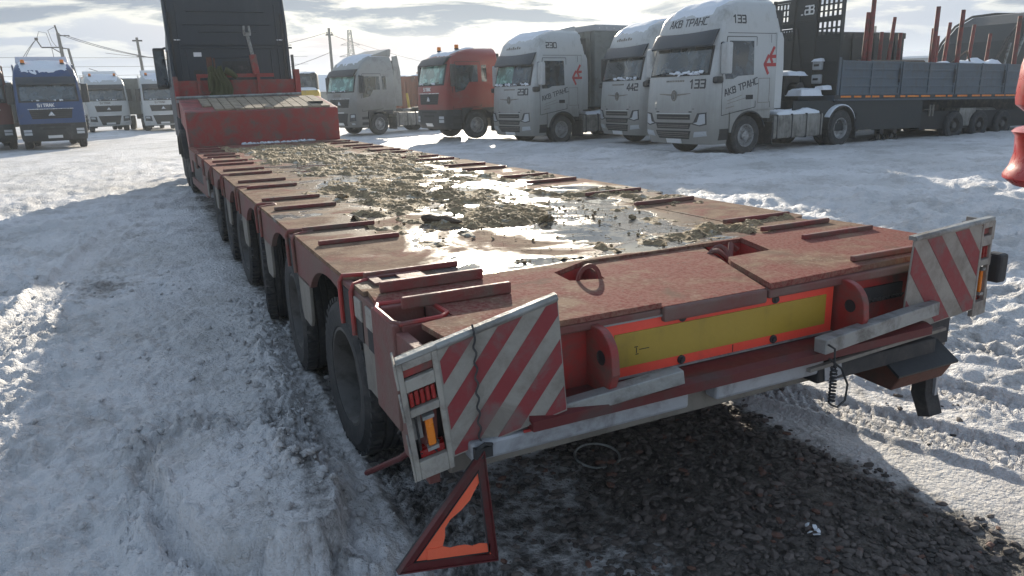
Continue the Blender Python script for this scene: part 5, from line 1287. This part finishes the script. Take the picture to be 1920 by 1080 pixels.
# ------------------------------------------------------------------ stake trailer behind truck 133
def stake_trailer():
    T = thing('stake_trailer', 'grey drop-side timber trailer with red stakes and perforated black headboard', 'trailer', (16.85, 13.5, 0), rot=(0, R(1.3), R(1.6)))
    W_ = 2.5
    # sideboards, three sections each side
    for side in (0, 1):
        y0 = 0 if not side else W_ - .05
        for i in range(4):
            x0 = .10 + i * 2.6; x1 = x0 + 2.54
            mb = MB(); mb.bb(x0, x1, y0 + .012, y0 + .038, 1.42, 2.34); sb = mb.build('sideboard', 'trailer_grey', T)
            for z in (1.43, 1.65, 1.88, 2.11, 2.31):
                mb = MB(); mb.cbox(x0 + .03, x1 - .03, y0 - .012 + (.0 if not side else .03), y0 + .012 + (0 if not side else .03), z - .03, z + .025, .01); mb.build('board_rib', 'trailer_grey', sb)
            for x in (x0 + .03, (x0 + x1) / 2, x1 - .03):
                mb = MB(); mb.cbox(x - .028, x + .028, y0 - .02 + (0 if not side else .03), y0 + .018 + (0 if not side else .03), 1.40, 2.35, .008); mb.build('board_post', 'trailer_grey', sb)
            for x in (x1 - .12, x1 - .07):
                mb = MB(); mb.tube([(x, y0 - .035, 1.75), (x, y0 - .035, 2.15)], .012, 6); mb.build('latch', 'chassis', sb)
        mb = MB(); mb.cbox(-.02, .08, y0 - .01, y0 + .06, 1.3, 2.42, .01); mb.build('corner_post', 'trailer_grey', T)
    mb = MB(); mb.bb(-.1, 10.6, 0, W_, 1.25, 1.40); mb.build('load_bed', 'trailer_grey', T)
    mb = MB(); mb.bb(-.1, 10.6, -.012, .01, 1.30, 1.405); mb.build('bed_rim', 'chassis', T)
    r_ = random.Random(4); x = .15
    while x < 9.5:
        L = r_.choice((.22, .42, .50, .30)); mb = MB(); mb.bb(x, x + L, -.019, -.012, 1.335, 1.385); mb.build('amber_strip', 'amber', T); x += L + r_.uniform(.06, .3)
    # headboard, perforated in the upper part
    H = thing('headboard', None, None); H.parent = T
    mb = MB()
    def perf(y0, y1, z0, z1, nc, nr, fy=.42, fz=.26):
        dy = (y1 - y0) / nc; dz = (z1 - z0) / nr
        for c in range(nc + 1):
            a = y0 + c * dy - dy * fy / 2; b_ = a + dy * fy * 1.0
            mb.bb(-.01, .01, max(a, y0 - .02), min(b_, y1 + .02), z0, z1)
        for r2 in range(nr + 1):
            a = z0 + r2 * dz - dz * fz / 2; mb.bb(-.009, .009, y0, y1, a, a + dz * fz)
    perf(.06, .84, 3.02, 3.42, 5, 2); perf(.06, .84, 3.52, 4.02, 5, 3); perf(1.92, 2.42, 3.50, 4.02, 4, 3); perf(1.72, 2.42, 2.95, 3.28, 7, 2)
    for q in ((.0, 2.5, 1.3, 2.93), (.0, 1.68, 2.93, 3.0), (.86, 1.70, 3.0, 4.1), (1.70, 2.5, 3.32, 3.46), (.0, .86, 3.44, 3.50), (.0, 2.5, 4.05, 4.12), (1.70, 1.90, 3.46, 4.05)): mb.bb(-.012, .012, *q)
    pn = mb.build('headboard_panel', 'tarp_dark', T)
    bpy.data.objects.remove(H)
    for y in (.0, .86, 1.66, 2.45): mb = MB(); mb.cbox(-.06, .06, y, y + .055, 1.2, 4.14, .008); mb.build('headboard_post', 'tarp_dark', pn)
    for z in (1.7, 2.3, 2.9, 3.46): mb = MB(); mb.cbox(-.035, -.0125, .06, 2.44, z, z + .05, .006); mb.build('headboard_rail', 'tarp_dark', pn)
    mb = MB(); mb.box((-.05, 1.36, 2.3), (.05, .09, 2.0), Matrix.Rotation(R(-12), 3, 'X')); mb.build('headboard_brace', 'tarp_dark', pn)
    mb = MB(); text_flat(mb, '.aB', .22, (-.013, 1.26, 3.66), (0, -1, 0), (0, 0, 1), wd=.17, th=.01, gap=.6); mb.build('headboard_logo', 'decal_white', pn)
    for z in (1.72, 2.10):
        mb = MB(); mb.cbox(-.16, -.04, .50, .80, z, z + .26, .03); bx = mb.build('cabinet', 'lamp_lens', T, smooth=True)
        mb = MB(); mb.cbox(-.17, -.158, .56, .74, z + .10, z + .16, .01); mb.build('cabinet_latch', 'slot_dark', bx)
    snow_blob(T, -.17, -.02, .48, .80, 2.36, .07, 33, 10, 10, 'cabinet_snow'); snow_blob(T, -.5, -.06, .10, .40, 1.58, .10, 34, 12, 10, 'bed_snow')
    # gear between cab and headboard
    mb = MB(); mb.cbox(-1.2, -.6, .8, 1.7, 1.25, 1.95, .04); mb.tube([(-.9, .9, 1.6), (-.9, .5, 1.6)], .16, 14); mb.build('cooling_unit', 'black_part', T); snow_blob(T, -1.3, -.5, .6, 1.7, 1.97, .12, 35, 14, 12, 'unit_snow')
    snow_blob(T, -1.25, -.35, .15, .7, 1.42, .18, 36, 14, 12, 'frame_snow')
    # dark side skirt, legs, boxes, frame, wheels
    mb = MB(); mb.bb(-1.6, 3.9, .06, .10, .42, 1.26); mb.build('side_skirt', 'tarp_dark', T)
    mb = MB(); mb.bb(-1.8, 10.5, .75, .9, .85, 1.26); mb.bb(-1.8, 10.5, 1.6, 1.75, .85, 1.26); mb.build('frame_beam', 'chassis', T)
    for x in (2.35, 2.95, ):
        for y in (.35, 2.1):
            mb = MB(); mb.bb(x - .06, x + .06, y - .06, y + .06, .12, 1.2); mb.bb(x - .17, x + .17, y - .14, y + .14, .05, .12); mb.tube([(x, y - .1, .35), (x - .2, y - .1, .12)], .02, 6); mb.tube([(x, y - .1, .35), (x + .2, y - .1, .12)], .02, 6); mb.lathe([(.0005, -.05), (.09, -.05), (.09, .05), (.0005, .05)], (x, y - .1, .36), 'y', 12); mb.build('landing_leg', 'chassis', T)
    mb = MB(); mb.cbox(5.9, 6.75, .12, .75, .42, .98, .02); mb.build('tool_box', 'tank', T)
    mb = MB(); mb.tube([(6.85, .38, .78), (8.0, .38, .78)], .20, 18); mb.build('air_tank', 'tank', T, smooth=True)
    for x in (4.35, 4.5): mb = MB(); mb.bb(x, x + .05, .1, .14, .75, 1.1); mb.build('hanger', 'flap_grey', T)
    mb = MB(); mb.bb(4.1, 4.6, .1, .13, .95, .97); mb.build('hanger_bar', 'flap_grey', T)
    for x in (5.6, 6.9, 8.2):
        for y, sg in ((.2, -1), (2.3, 1)): wheel(T, (x, y, .44), .46, .34, sg, 'rim_steel', seg=22)
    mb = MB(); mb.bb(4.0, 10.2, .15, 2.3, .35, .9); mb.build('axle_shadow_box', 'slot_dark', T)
    # stakes
    near = [(1.32, 4.02, .0), (4.20, 3.94, .0), (5.40, 3.90, .02), (8.45, 3.84, -.02)]
    far = [(4.75, 3.42, .0), (5.12, 3.9, .2), (5.70, 3.42, .0), (7.45, 3.62, -.05), (7.7, 3.38, .0), (8.1, 3.84, .18), (9.5, 3.82, .18), (10.6, 3.55, .1)]
    for x, zt, l in near: mb = MB(); mb.tube([(x, .12, 1.4), (x + l, .12, zt)], [.075, .062], 12); mb.build('stake', 'stake_red', T, smooth=True)
    mb = MB(); mb.tube([(1.20, .20, 1.4), (1.24, .20, 3.66)], [.07, .06], 12); mb.build('stake', 'stake_red', T, smooth=True)
    for x, zt, l in far: mb = MB(); mb.tube([(x, 2.36, 1.4), (x + l, 2.36, zt)], [.07, .058], 12); mb.build('stake', 'stake_red', T, smooth=True)
    snow_blob(T, 6.2, 9.0, .4, 2.1, 1.9, .55, 37, 26, 14, 'load_snow')
    mb = MB(); mb.tube([(2.2, 1.2, 2.36), (5.5, 1.3, 2.40)], .09, 8); mb.tube([(5.6, .5, 2.3), (6.6, .6, 2.75), (6.9, .6, 2.35)], .03, 6); mb.build('load_bar', 'wood_dark', T)
stake_trailer()

def wagon(name, label, cat, loc, rz, L, W_, z0, z1, mat, ribs=0, rim='building_grey', snow=.1, wheels=3, tail='chassis'):
    T = thing(name, label, cat, loc, rz)
    mb = MB(); mb.cbox(0, L, -W_ / 2, W_ / 2, z0, z1, .06); b_ = mb.build('load_body', mat, T)
    if rim: mb = MB(); mb.cbox(-.02, L + .02, -W_ / 2 - .02, W_ / 2 + .02, z1 - .22, z1 - .02, .02); mb.build('top_rim', rim, b_)
    for k in range(int(L / .35)):
        if rim != 'chassis': mb = MB(); mb.lathe([(.0005, -.012), (.022, -.01), (.022, 0)], (.2 + k * .35, -W_ / 2 - .02, z1 - .12), 'y', 6); mb.lathe([(.0005, .012), (.022, .01), (.022, 0)], (.2 + k * .35, W_ / 2 + .02, z1 - .12), 'y', 6); mb.build('rim_eyelets', 'decal_white', b_)
        if k > 20: break
    for k in range(ribs):
        x = L * (k + .5) / ribs
        for s_ in (1, -1): mb = MB(); mb.cbox(x - .05, x + .05, *sorted((s_ * W_ / 2, s_ * (W_ / 2 + .06))), z0, z1 - .05, .01); mb.build('side_rib', mat, b_)
    for k in range(int(W_ / .4)):
        y = -W_ / 2 + .25 + k * .4; mb = MB(); mb.cbox(-.04, .0, y - .03, y + .03, z0, z1 - .25, .01); mb.build('front_rib', mat, b_)
    mb = MB(); mb.bb(.1, L - .1, -.5, .5, max(.6, z0 - .3), z0 - .005); mb.build('frame_beam', 'chassis', T)
    for k in range(wheels):
        for s_ in (1, -1): wheel(T, (L - .9 - k * 1.3, s_ * (W_ / 2 - .2), .5), .5, .3, s_, 'rim_steel', seg=18)
    if snow: snow_blob(T, .05, L - .05, -W_ / 2 + .05, W_ / 2 - .05, z1, snow, 51)
    return T
c9, s9 = math.cos(R(189)), math.sin(R(189))
wagon('curtain_trailer', 'tall grey curtain-sided trailer standing behind truck 230', 'trailer', (12.5 - c9 * 1.75 - .1, 22.8 - s9 * 1.75 + .2, 0), R(9), 12.5, 2.5, 1.15, 4.02, 'curtain_grey', 0, 'building_grey', .06)
wagon('dark_trailer', 'black tarpaulin trailer behind the red stakes', 'trailer', (18.9, 18.4, 0), R(2), 5.6, 2.5, 1.15, 3.42, 'tarp_dark', 5, 'chassis', .02)
wagon('tipper_body', 'ribbed grey tipper trailer between the two white trucks on the left', 'trailer', (-.35, 57, 0), R(88), 6.5, 2.3, 1.1, 3.5, 'curtain_grey', 9, None, .08)
wagon('dark_wagon', 'dark trailer with snowy top in the gap left of the blue truck', 'trailer', (-8.2, 50, 0), R(86), 8, 2.5, .95, 3.2, 'tarp_dark', 6, None, .15)
wagon('brown_container', 'brown box container between the silver truck and the red truck', 'container', (14.2, 44.5, 0), R(20), 5.5, 2.4, .9, 2.95, 'brown_paint', 8, None, .12, 2)

def canopy():
    T = thing('arched_wagon', 'dark arched tarpaulin wagon frame at the far right behind the stakes', 'trailer', (28.3, 16.4, 0), R(3))
    arc = [(.0, 1.3), (.15, 2.3), (.7, 3.1), (1.5, 3.75), (2.6, 4.15), (4.2, 4.3), (7, 4.35), (7, 1.3)]
    mb = MB(); mb.prism(arc, 'y', 0.05, 2.5); mb.build('tarpaulin', 'tarp_dark', T, bevel=.05)
    for y in (.0, 2.52):
        mb = MB(); mb.tube([(a, y, b_ + .05) for a, b_ in arc[:-1]], .05, 7); mb.build('hoop', 'chassis', T, smooth=True)
    for x0, z0, x1, z1 in ((.9, 1.5, 2.0, 3.7), (1.9, 1.5, 2.7, 3.1), (.4, 1.4, .9, 3.0)):
        mb = MB(); mb.tube([(x0, -.04, z0), (x1, -.04, z1)], .05, 7); mb.build('strut', 'galv', T, smooth=True)
    mb = MB(); mb.tube([(a, -.12, b_ + .16 + .06 * math.sin(a * 5)) for a, b_ in arc[:-1]], .02, 6); mb.build('rope', 'rubber', T, smooth=True)
    mb = MB(); mb.bb(.2, 6.8, .2, 2.3, .8, 1.28); mb.build('frame_beam', 'chassis', T)
    for x in (1.2, 4.8, 6.1):
        for y, sg in ((.2, -1), (2.3, 1)): wheel(T, (x, y, .5), .5, .3, sg, 'rim_steel', seg=18)
canopy()

def yellow_truck():
    T = thing('yellow_truck', 'yellow machine with black windowed cabin and snow, behind the trailer neck', 'machine', g3(7.15, 41.0), R(255))
    mb = MB(); mb.cbox(-.9, .9, -1.3, 1.25, 1.0, 2.25, .18); mb.build('engine_hood', 'yellow_machine', T, smooth=True)
    snow_blob(T, -.85, .85, -1.25, 1.2, 2.24, .16, 61)
    mb = MB(); mb.cbox(-.9, .6, .25, 1.2, 2.2, 3.12, .10); cbn = mb.build('cabin', 'black_part', T, smooth=True)
    mb = MB(); mb.bb(.6, .61, .35, 1.1, 2.3, 2.95); mb.build('window', 'glass_dark', cbn); snow_blob(T, -.85, .55, .3, 1.15, 3.11, .08, 62, name='cabin_snow')
    mb = MB(); mb.cbox(-2.0, 1.2, -1.1, 1.1, .7, 1.05, .05); mb.build('frame', 'chassis', T)
    mb = MB(); mb.bb(.9, .91, -.9, .2, 1.95, 2.1); mb.build('hood_mark', 'decal_dark', T)
    for x in (-1.2, .7):
        for s_ in (1, -1): wheel(T, (x, s_ * 1.1, .6), .6, .4, s_, 'rim_steel', seg=18)
yellow_truck()
def crane_truck():
    T = thing('yellow_truck', 'yellow and white low truck chassis beside the brown container', 'truck', g3(12.5, 42.3), R(160))
    mb = MB(); mb.cbox(-2.4, 1.2, -1, 1, .7, 1.05, .04); mb.build('frame', 'chassis', T)
    mb = MB(); mb.cbox(-.6, 1.2, -1.1, 1.1, 1.05, 1.75, .1); mb.build('cab_body', 'yellow_machine', T, smooth=True)
    mb = MB(); mb.cbox(-.4, 1.0, -1.0, 1.0, 1.75, 2.3, .12); mb.build('cab_top', 'glass_dark', T, smooth=True); snow_blob(T, -.4, 1.0, -1, 1, 2.29, .1, 71)
    mb = MB(); mb.tube([(-1.4, .6, 1.0), (-1.3, .2, 1.9)], .07, 8); mb.tube([(-1.4, -.6, 1.0), (-1.3, -.2, 1.9)], .07, 8); mb.build('strut', 'yellow_machine', T)
    for x in (-1.6, .5):
        for s_ in (1, -1): wheel(T, (x, s_ * .95, .48), .48, .3, s_, 'rim_steel', seg=18)
crane_truck()

# ------------------------------------------------------------------ poles, wires, pylon, buildings, trees
def sag(a, b_, d, n=18):
    a, b_ = Vector(a), Vector(b_); return [a.lerp(b_, t) - Vector((0, 0, 4 * d * t * (1 - t))) for t in np.linspace(0, 1, n)]
def poles():
    P1, P2, P3 = Vector((-5.35, 70.6, 0)), Vector((.25, 69.6, 0)), Vector((16.25, 71.2, 0))
    T = thing('power_pole', 'concrete power pole with switch bracket behind the blue truck', 'utility pole', tuple(P1), group='power poles')
    mb = MB(); mb.tube([(.0, 0, -.1), (-.30, 0, 7.5)], [.17, .12], 8); mb.build('pole', 'concrete_pole', T, smooth=True)
    mb = MB(); mb.tube([(.85, 0, 0), (.25, 0, 6.3), (-.3, 0, 6.35)], [.13, .09, .07], 8); mb.build('stay_pole', 'concrete_pole', T, smooth=True)
    mb = MB(); mb.tube([(-.3, 0, 7.4), (-.42, 0, 8.1)], .07, 6); mb.build('top_insulator', 'chassis', T)
    mb = MB(); mb.box((-.85, 0, 6.40), (1.5, .09, .09)); mb.tube([(-1.6, 0, 6.42), (-1.85, 0, 7.0)], .05, 6); mb.tube([(-.2, 0, 5.9), (-.9, 0, 6.38)], .04, 6); mb.lathe([(.0005, -.12), (.10, -.12), (.10, .12), (.0005, .12)], (-1.85, 0, 7.05), 'x', 8); mb.build('switch_bracket', 'chassis', T)
    mb = MB(); mb.box((.05, 0, 7.30), (.9, .07, .07)); mb.build('crossarm', 'chassis', T)
    for q in (([(-.4, 0, 8.0), (-.95, 0, 7.7), (-.80, 0, 6.9), (-.55, 0, 6.45)]), ([(-1.8, 0, 7.1), (-1.6, 0, 7.6), (-1.1, 0, 7.5), (-.9, 0, 6.5)]), ([(-.9, 0, 6.4), (-.85, 0, 5.4), (-.9, 0, 4.2)])):
        mb = MB(); mb.tube(q, .022, 5); mb.build('jumper_wire', 'wire', T, smooth=True)
    T2 = thing('power_pole', 'thin dark pole with small crosspiece standing behind the white trucks', 'utility pole', tuple(P2), group='power poles')
    mb = MB(); mb.tube([(.0, 0, -.1), (-.25, 0, 7.1)], [.15, .10], 8); mb.build('pole', 'concrete_pole', T2, smooth=True)
    mb = MB(); mb.box((-.24, 0, 6.85), (.75, .12, .12)); mb.box((-.2, 0, 5.6), (.5, .08, .08)); mb.build('crossarm', 'chassis', T2)
    T3 = thing('power_pole', 'pole above the silver-grey truck, left of the lattice pylon', 'utility pole', tuple(P3), group='power poles')
    mb = MB(); mb.tube([(.0, 0, -.1), (.0, 0, 8.1)], [.17, .12], 8); mb.build('pole', 'concrete_pole', T3, smooth=True)
    mb = MB(); mb.box((.0, 0, 7.5), (.7, .1, .12)); mb.tube([(-.2, 0, 7.5), (-.2, 0, 7.75)], .05, 6); mb.tube([(.25, 0, 7.5), (.25, 0, 7.75)], .05, 6); mb.build('crossarm', 'chassis', T3)
    W_ = []
    W_.append(('wire running from the left pole down to the right past the thin pole', sag((-5.2, 70.6, 7.35), (6, 69, 4.9), .5)))
    W_.append(('lower wire passing from behind the blue truck to the white trucks', sag((-3.4, 60, 4.3), (6, 64, 1.9), .3)))
    W_.append(('upper wire rising from the left pole crossarm', sag((-5.6, 70.6, 7.4), (6, 69.4, 5.3), .7)))
    W_.append(('wire sinking left from the pole above the silver truck', sag((16.2, 71.2, 5.95), (5.2, 66, 3.2), .35)))
    W_.append(('wire climbing left from the top of the pole above the silver truck', sag((16.2, 71.2, 7.75), (-3, 92, 7.2), 1.2)))
    W_.append(('two-span wire from the pole above the silver truck to the right', sag((16.4, 71.2, 7.7), (52, 150, 9.5), 1.2)))
    W_.append(('second wire to the right below the first one', sag((16.4, 71.2, 7.5), (75, 160, 6.6), 1.0)))
    for k in range(3): W_.append((('highest', 'middle', 'lowest')[k] + ' of three thin far wires across the left sky', sag((-60, 120, 9.2 - k * 1.3), (30, 150, 9.8 - k * 1.4), .4)))
    for k in range(2): W_.append((('right', 'left')[k] + ' one of two short wires dropping from the switch bracket', sag((-7.2, 70.5, 7.0), (-8.9 - .3 * k, 70, 4.0), .25 - .5)))
    for l_, p in W_:
        mb = MB(); mb.tube(p, .022 if 'far' not in l_ else .03, 5); o = mb.build('overhead_wire', 'wire', None); tag(o, l_, 'wire', 'far wires' if 'of three' in l_ else 'drop wires' if 'one of two' in l_ else 'overhead wires')
    mb = MB(); mb.tube([(5.15, 30.2, 0), (5.15, 30.2, 3.5)], .06, 8); o = mb.build('steel_post', 'chassis', None, smooth=True); tag(o, 'short dark post beside the black cab, left of the yellow machine', 'post')
    # lattice pylon
    bx, by, Hh = 53, 206, 19.4
    T = thing('lattice_pylon', 'steel lattice pylon far behind the silver-grey truck', 'pylon', (bx, by, 0))
    mb = MB(); cs = [(1, 1), (1, -1), (-1, -1), (-1, 1)]
    def hw(z): return 1.5 - 1.1 * z / Hh
    for c in cs: mb.tube([(c[0] * hw(z), c[1] * hw(z), z) for z in (0, Hh)], .10, 4)
    nz = 9
    for k in range(nz):
        za, zb = Hh * k / nz, Hh * (k + 1) / nz
        for i in range(4):
            a, b_ = cs[i], cs[(i + 1) % 4]
            mb.tube([(a[0] * hw(za), a[1] * hw(za), za), (b_[0] * hw(zb), b_[1] * hw(zb), zb)], .06, 4); mb.tube([(b_[0] * hw(za), b_[1] * hw(za), za), (a[0] * hw(zb), a[1] * hw(zb), zb)], .06, 4); mb.tube([(a[0] * hw(zb), a[1] * hw(zb), zb), (b_[0] * hw(zb), b_[1] * hw(zb), zb)], .05, 4)
    mb.build('lattice', 'chassis', T)
    mb = MB()
    for z, w_ in ((15.6, 2.6), (12.6, 3.2)): mb.tube([(-w_, 0, z), (w_, 0, z)], .08, 4); mb.tube([(-w_, 0, z), (0, 0, z + .9), (w_, 0, z)], .06, 4)
    mb.build('crossarm', 'chassis', T)
    T = thing('lattice_mast', 'thin lattice mast far away above the grey sideboards', 'mast', (115, 92, 0))
    mb = MB(); mb.tube([(0, 0, 0), (0, 0, 11.0)], .3, 5); mb.build('mast_tube', 'chassis', T)
    mb = MB(); mb.bb(-1.8, 1.8, -.1, .1, 9.6, 9.9); mb.bb(-1.3, 1.3, -.1, .1, 8.4, 8.6); mb.build('crossarm', 'chassis', T)
poles()

def house(name, label, cat, x, y, rz, L, W_, h, rh, mat, seed, group=None):
    T = thing(name, label, cat, (x, y, 0), rz, group)
    mb = MB(); mb.bb(-L / 2, L / 2, -W_ / 2, W_ / 2, -.3, h); mb.build('wall', mat, T)
    mb = MB(); mb.prism([(-W_ / 2 - .4, h), (0, h + rh), (W_ / 2 + .4, h), (W_ / 2 + .4, h + .25), (0, h + rh + .3), (-W_ / 2 - .4, h + .25)], 'x', -L / 2 - .4, L / 2 + .4); mb.build('roof', 'snow_cap', T)
    for k in range(max(1, int(L / 5))):
        xx = -L / 2 + 2.2 + k * 5
        if xx > L / 2 - 1: break
        for s_ in (-1, 1): mb = MB(); mb.bb(xx, xx + 1.3, *sorted((s_ * (W_ / 2 - .02), s_ * (W_ / 2 + .03))), h * .4, h * .78); mb.build('window', 'glass_dark', T)
    if seed % 2: mb = MB(); mb.bb(L * .2, L * .2 + .6, -.3, .3, h + rh * .4, h + rh + 1.2); mb.build('chimney', 'brown_paint', T)
B = [(-26, 150, .1, 22, 10, 3.2, 2.2, 'building_grey', 'long low grey house with snowy roof at the far left horizon'), (-12, 160, -.1, 14, 9, 3.4, 2.4, 'curtain_grey', 'dark grey house between the left trucks on the horizon'),
     (21, 118, .3, 13, 9, 2.8, 2.3, 'curtain_grey', 'house with big snowy roof above the yellow machine'), (12, 150, -.2, 15, 9, 3.2, 2.0, 'building_grey', 'small pale house behind the black cab'),
     (33, 135, .2, 10, 8, 3.0, 2.2, 'brown_paint', 'brown house with snowy gable behind the silver truck'), (42, 128, .1, 12, 8, 2.9, 1.8, 'curtain_grey', 'low house seen between the silver and red trucks'),
     (96, 70, -.9, 42, 16, 4.5, .9, 'building_grey', 'long flat hall with snow-covered roof behind the grey sideboards'), (150, 60, -.9, 60, 20, 5, 1.0, 'building_grey', 'pale hall far right beyond the stake trailer'), (62, 150, -.3, 22, 12, 3.4, 1.6, 'building_grey', 'wide shed behind the white trucks')]
for i, (x, y, rz, L, W_, h, rh, m_, l_) in enumerate(B): house('house' if L < 20 else 'hall', l_, 'building', x, y, rz, L, W_, h, rh, m_, i)

def bare_tree(x, y, h, seed, label):
    T = thing('bare_tree', label, 'tree', (x, y, 0), group='bare trees on the horizon'); r_ = random.Random(seed)
    mb = MB(); mb.tube([(0, 0, 0), (r_.uniform(-.2, .2), 0, h * .5)], [h * .025, h * .015], 6); mb.build('trunk', 'bush', T)
    mb = MB()
    def br(p, d, L, rad, n):
        q = p + d * L; mb.tube([p, p.lerp(q, .5) + Vector((r_.gauss(0, .06), 0, 0)) * L, q], [rad, rad * .8, rad * .5], 4, False)
        if n:
            for _ in range(3): br(p.lerp(q, r_.uniform(.5, 1)), (d + Vector((r_.gauss(0, .5), r_.gauss(0, .5), r_.uniform(-.1, .5)))).normalized(), L * .62, rad * .55, n - 1)
    for k in range(5): br(Vector((0, 0, h * (.25 + .06 * k))), Vector((r_.gauss(0, .6), r_.gauss(0, .6), 1)).normalized(), h * .32, h * .012, 3)
    mb.build('crown', 'bush', T)
for i, (x, y, h, l_) in enumerate(((14.5, 98, 6.2, 'taller bare tree right of the black cab'), (16.2, 100, 5.2, 'shorter bare tree left of the silver truck'), (-30, 130, 6.5, 'bare tree at the far left edge of the horizon'), (25, 122, 5.5, 'bare tree beside the house with the big snowy roof'), (47, 130, 5.2, 'bare tree between the silver and red trucks'))): bare_tree(x, y, h, i, l_)

def far_wood():
    mb = MB(); r_ = random.Random(2)
    for k in range(900):
        a = R(-45) + R(150) * k / 900; d = r_.uniform(430, 620); x, y = d * math.sin(a), d * math.cos(a); h = 4 + 5 * fbm(np.array([a * 14.]), np.array([0.]), 3, 9)[0] + r_.random() * 2; w_ = r_.uniform(2.5, 5)
        n = 6
        mb.tube([(x, y, 0), (x, y, h * .5), (x + r_.uniform(-.5, .5), y, h)], [w_, w_ * .8, w_ * .15], 5, True)
    o = mb.build('far_wood', 'bush'); tag(o, 'dark line of distant woodland along the horizon', 'woodland', kind='stuff')
far_wood()

# ------------------------------------------------------------------ lens glare imitated by an added haze over the whole yard
def glare_haze():
    m = bpy.data.materials.new('glare_haze'); m.use_nodes = True; nt = m.node_tree; nt.nodes.clear(); b = NB(nt)
    v = b.n('ShaderNodeVolumePrincipled', {'Color': (.82, .90, .97, 1), 'Density': .0012, 'Anisotropy': .35})
    out = b.n('ShaderNodeOutputMaterial'); nt.links.new(v.outputs[0], out.inputs['Volume']); MATS['glare_haze'] = m
    mb = MB(); mb.bb(-7500, 7500, -7500, 7500, -3, 22); o = mb.build('glare_haze', 'glare_haze'); tag(o, kind='stuff')
glare_haze()
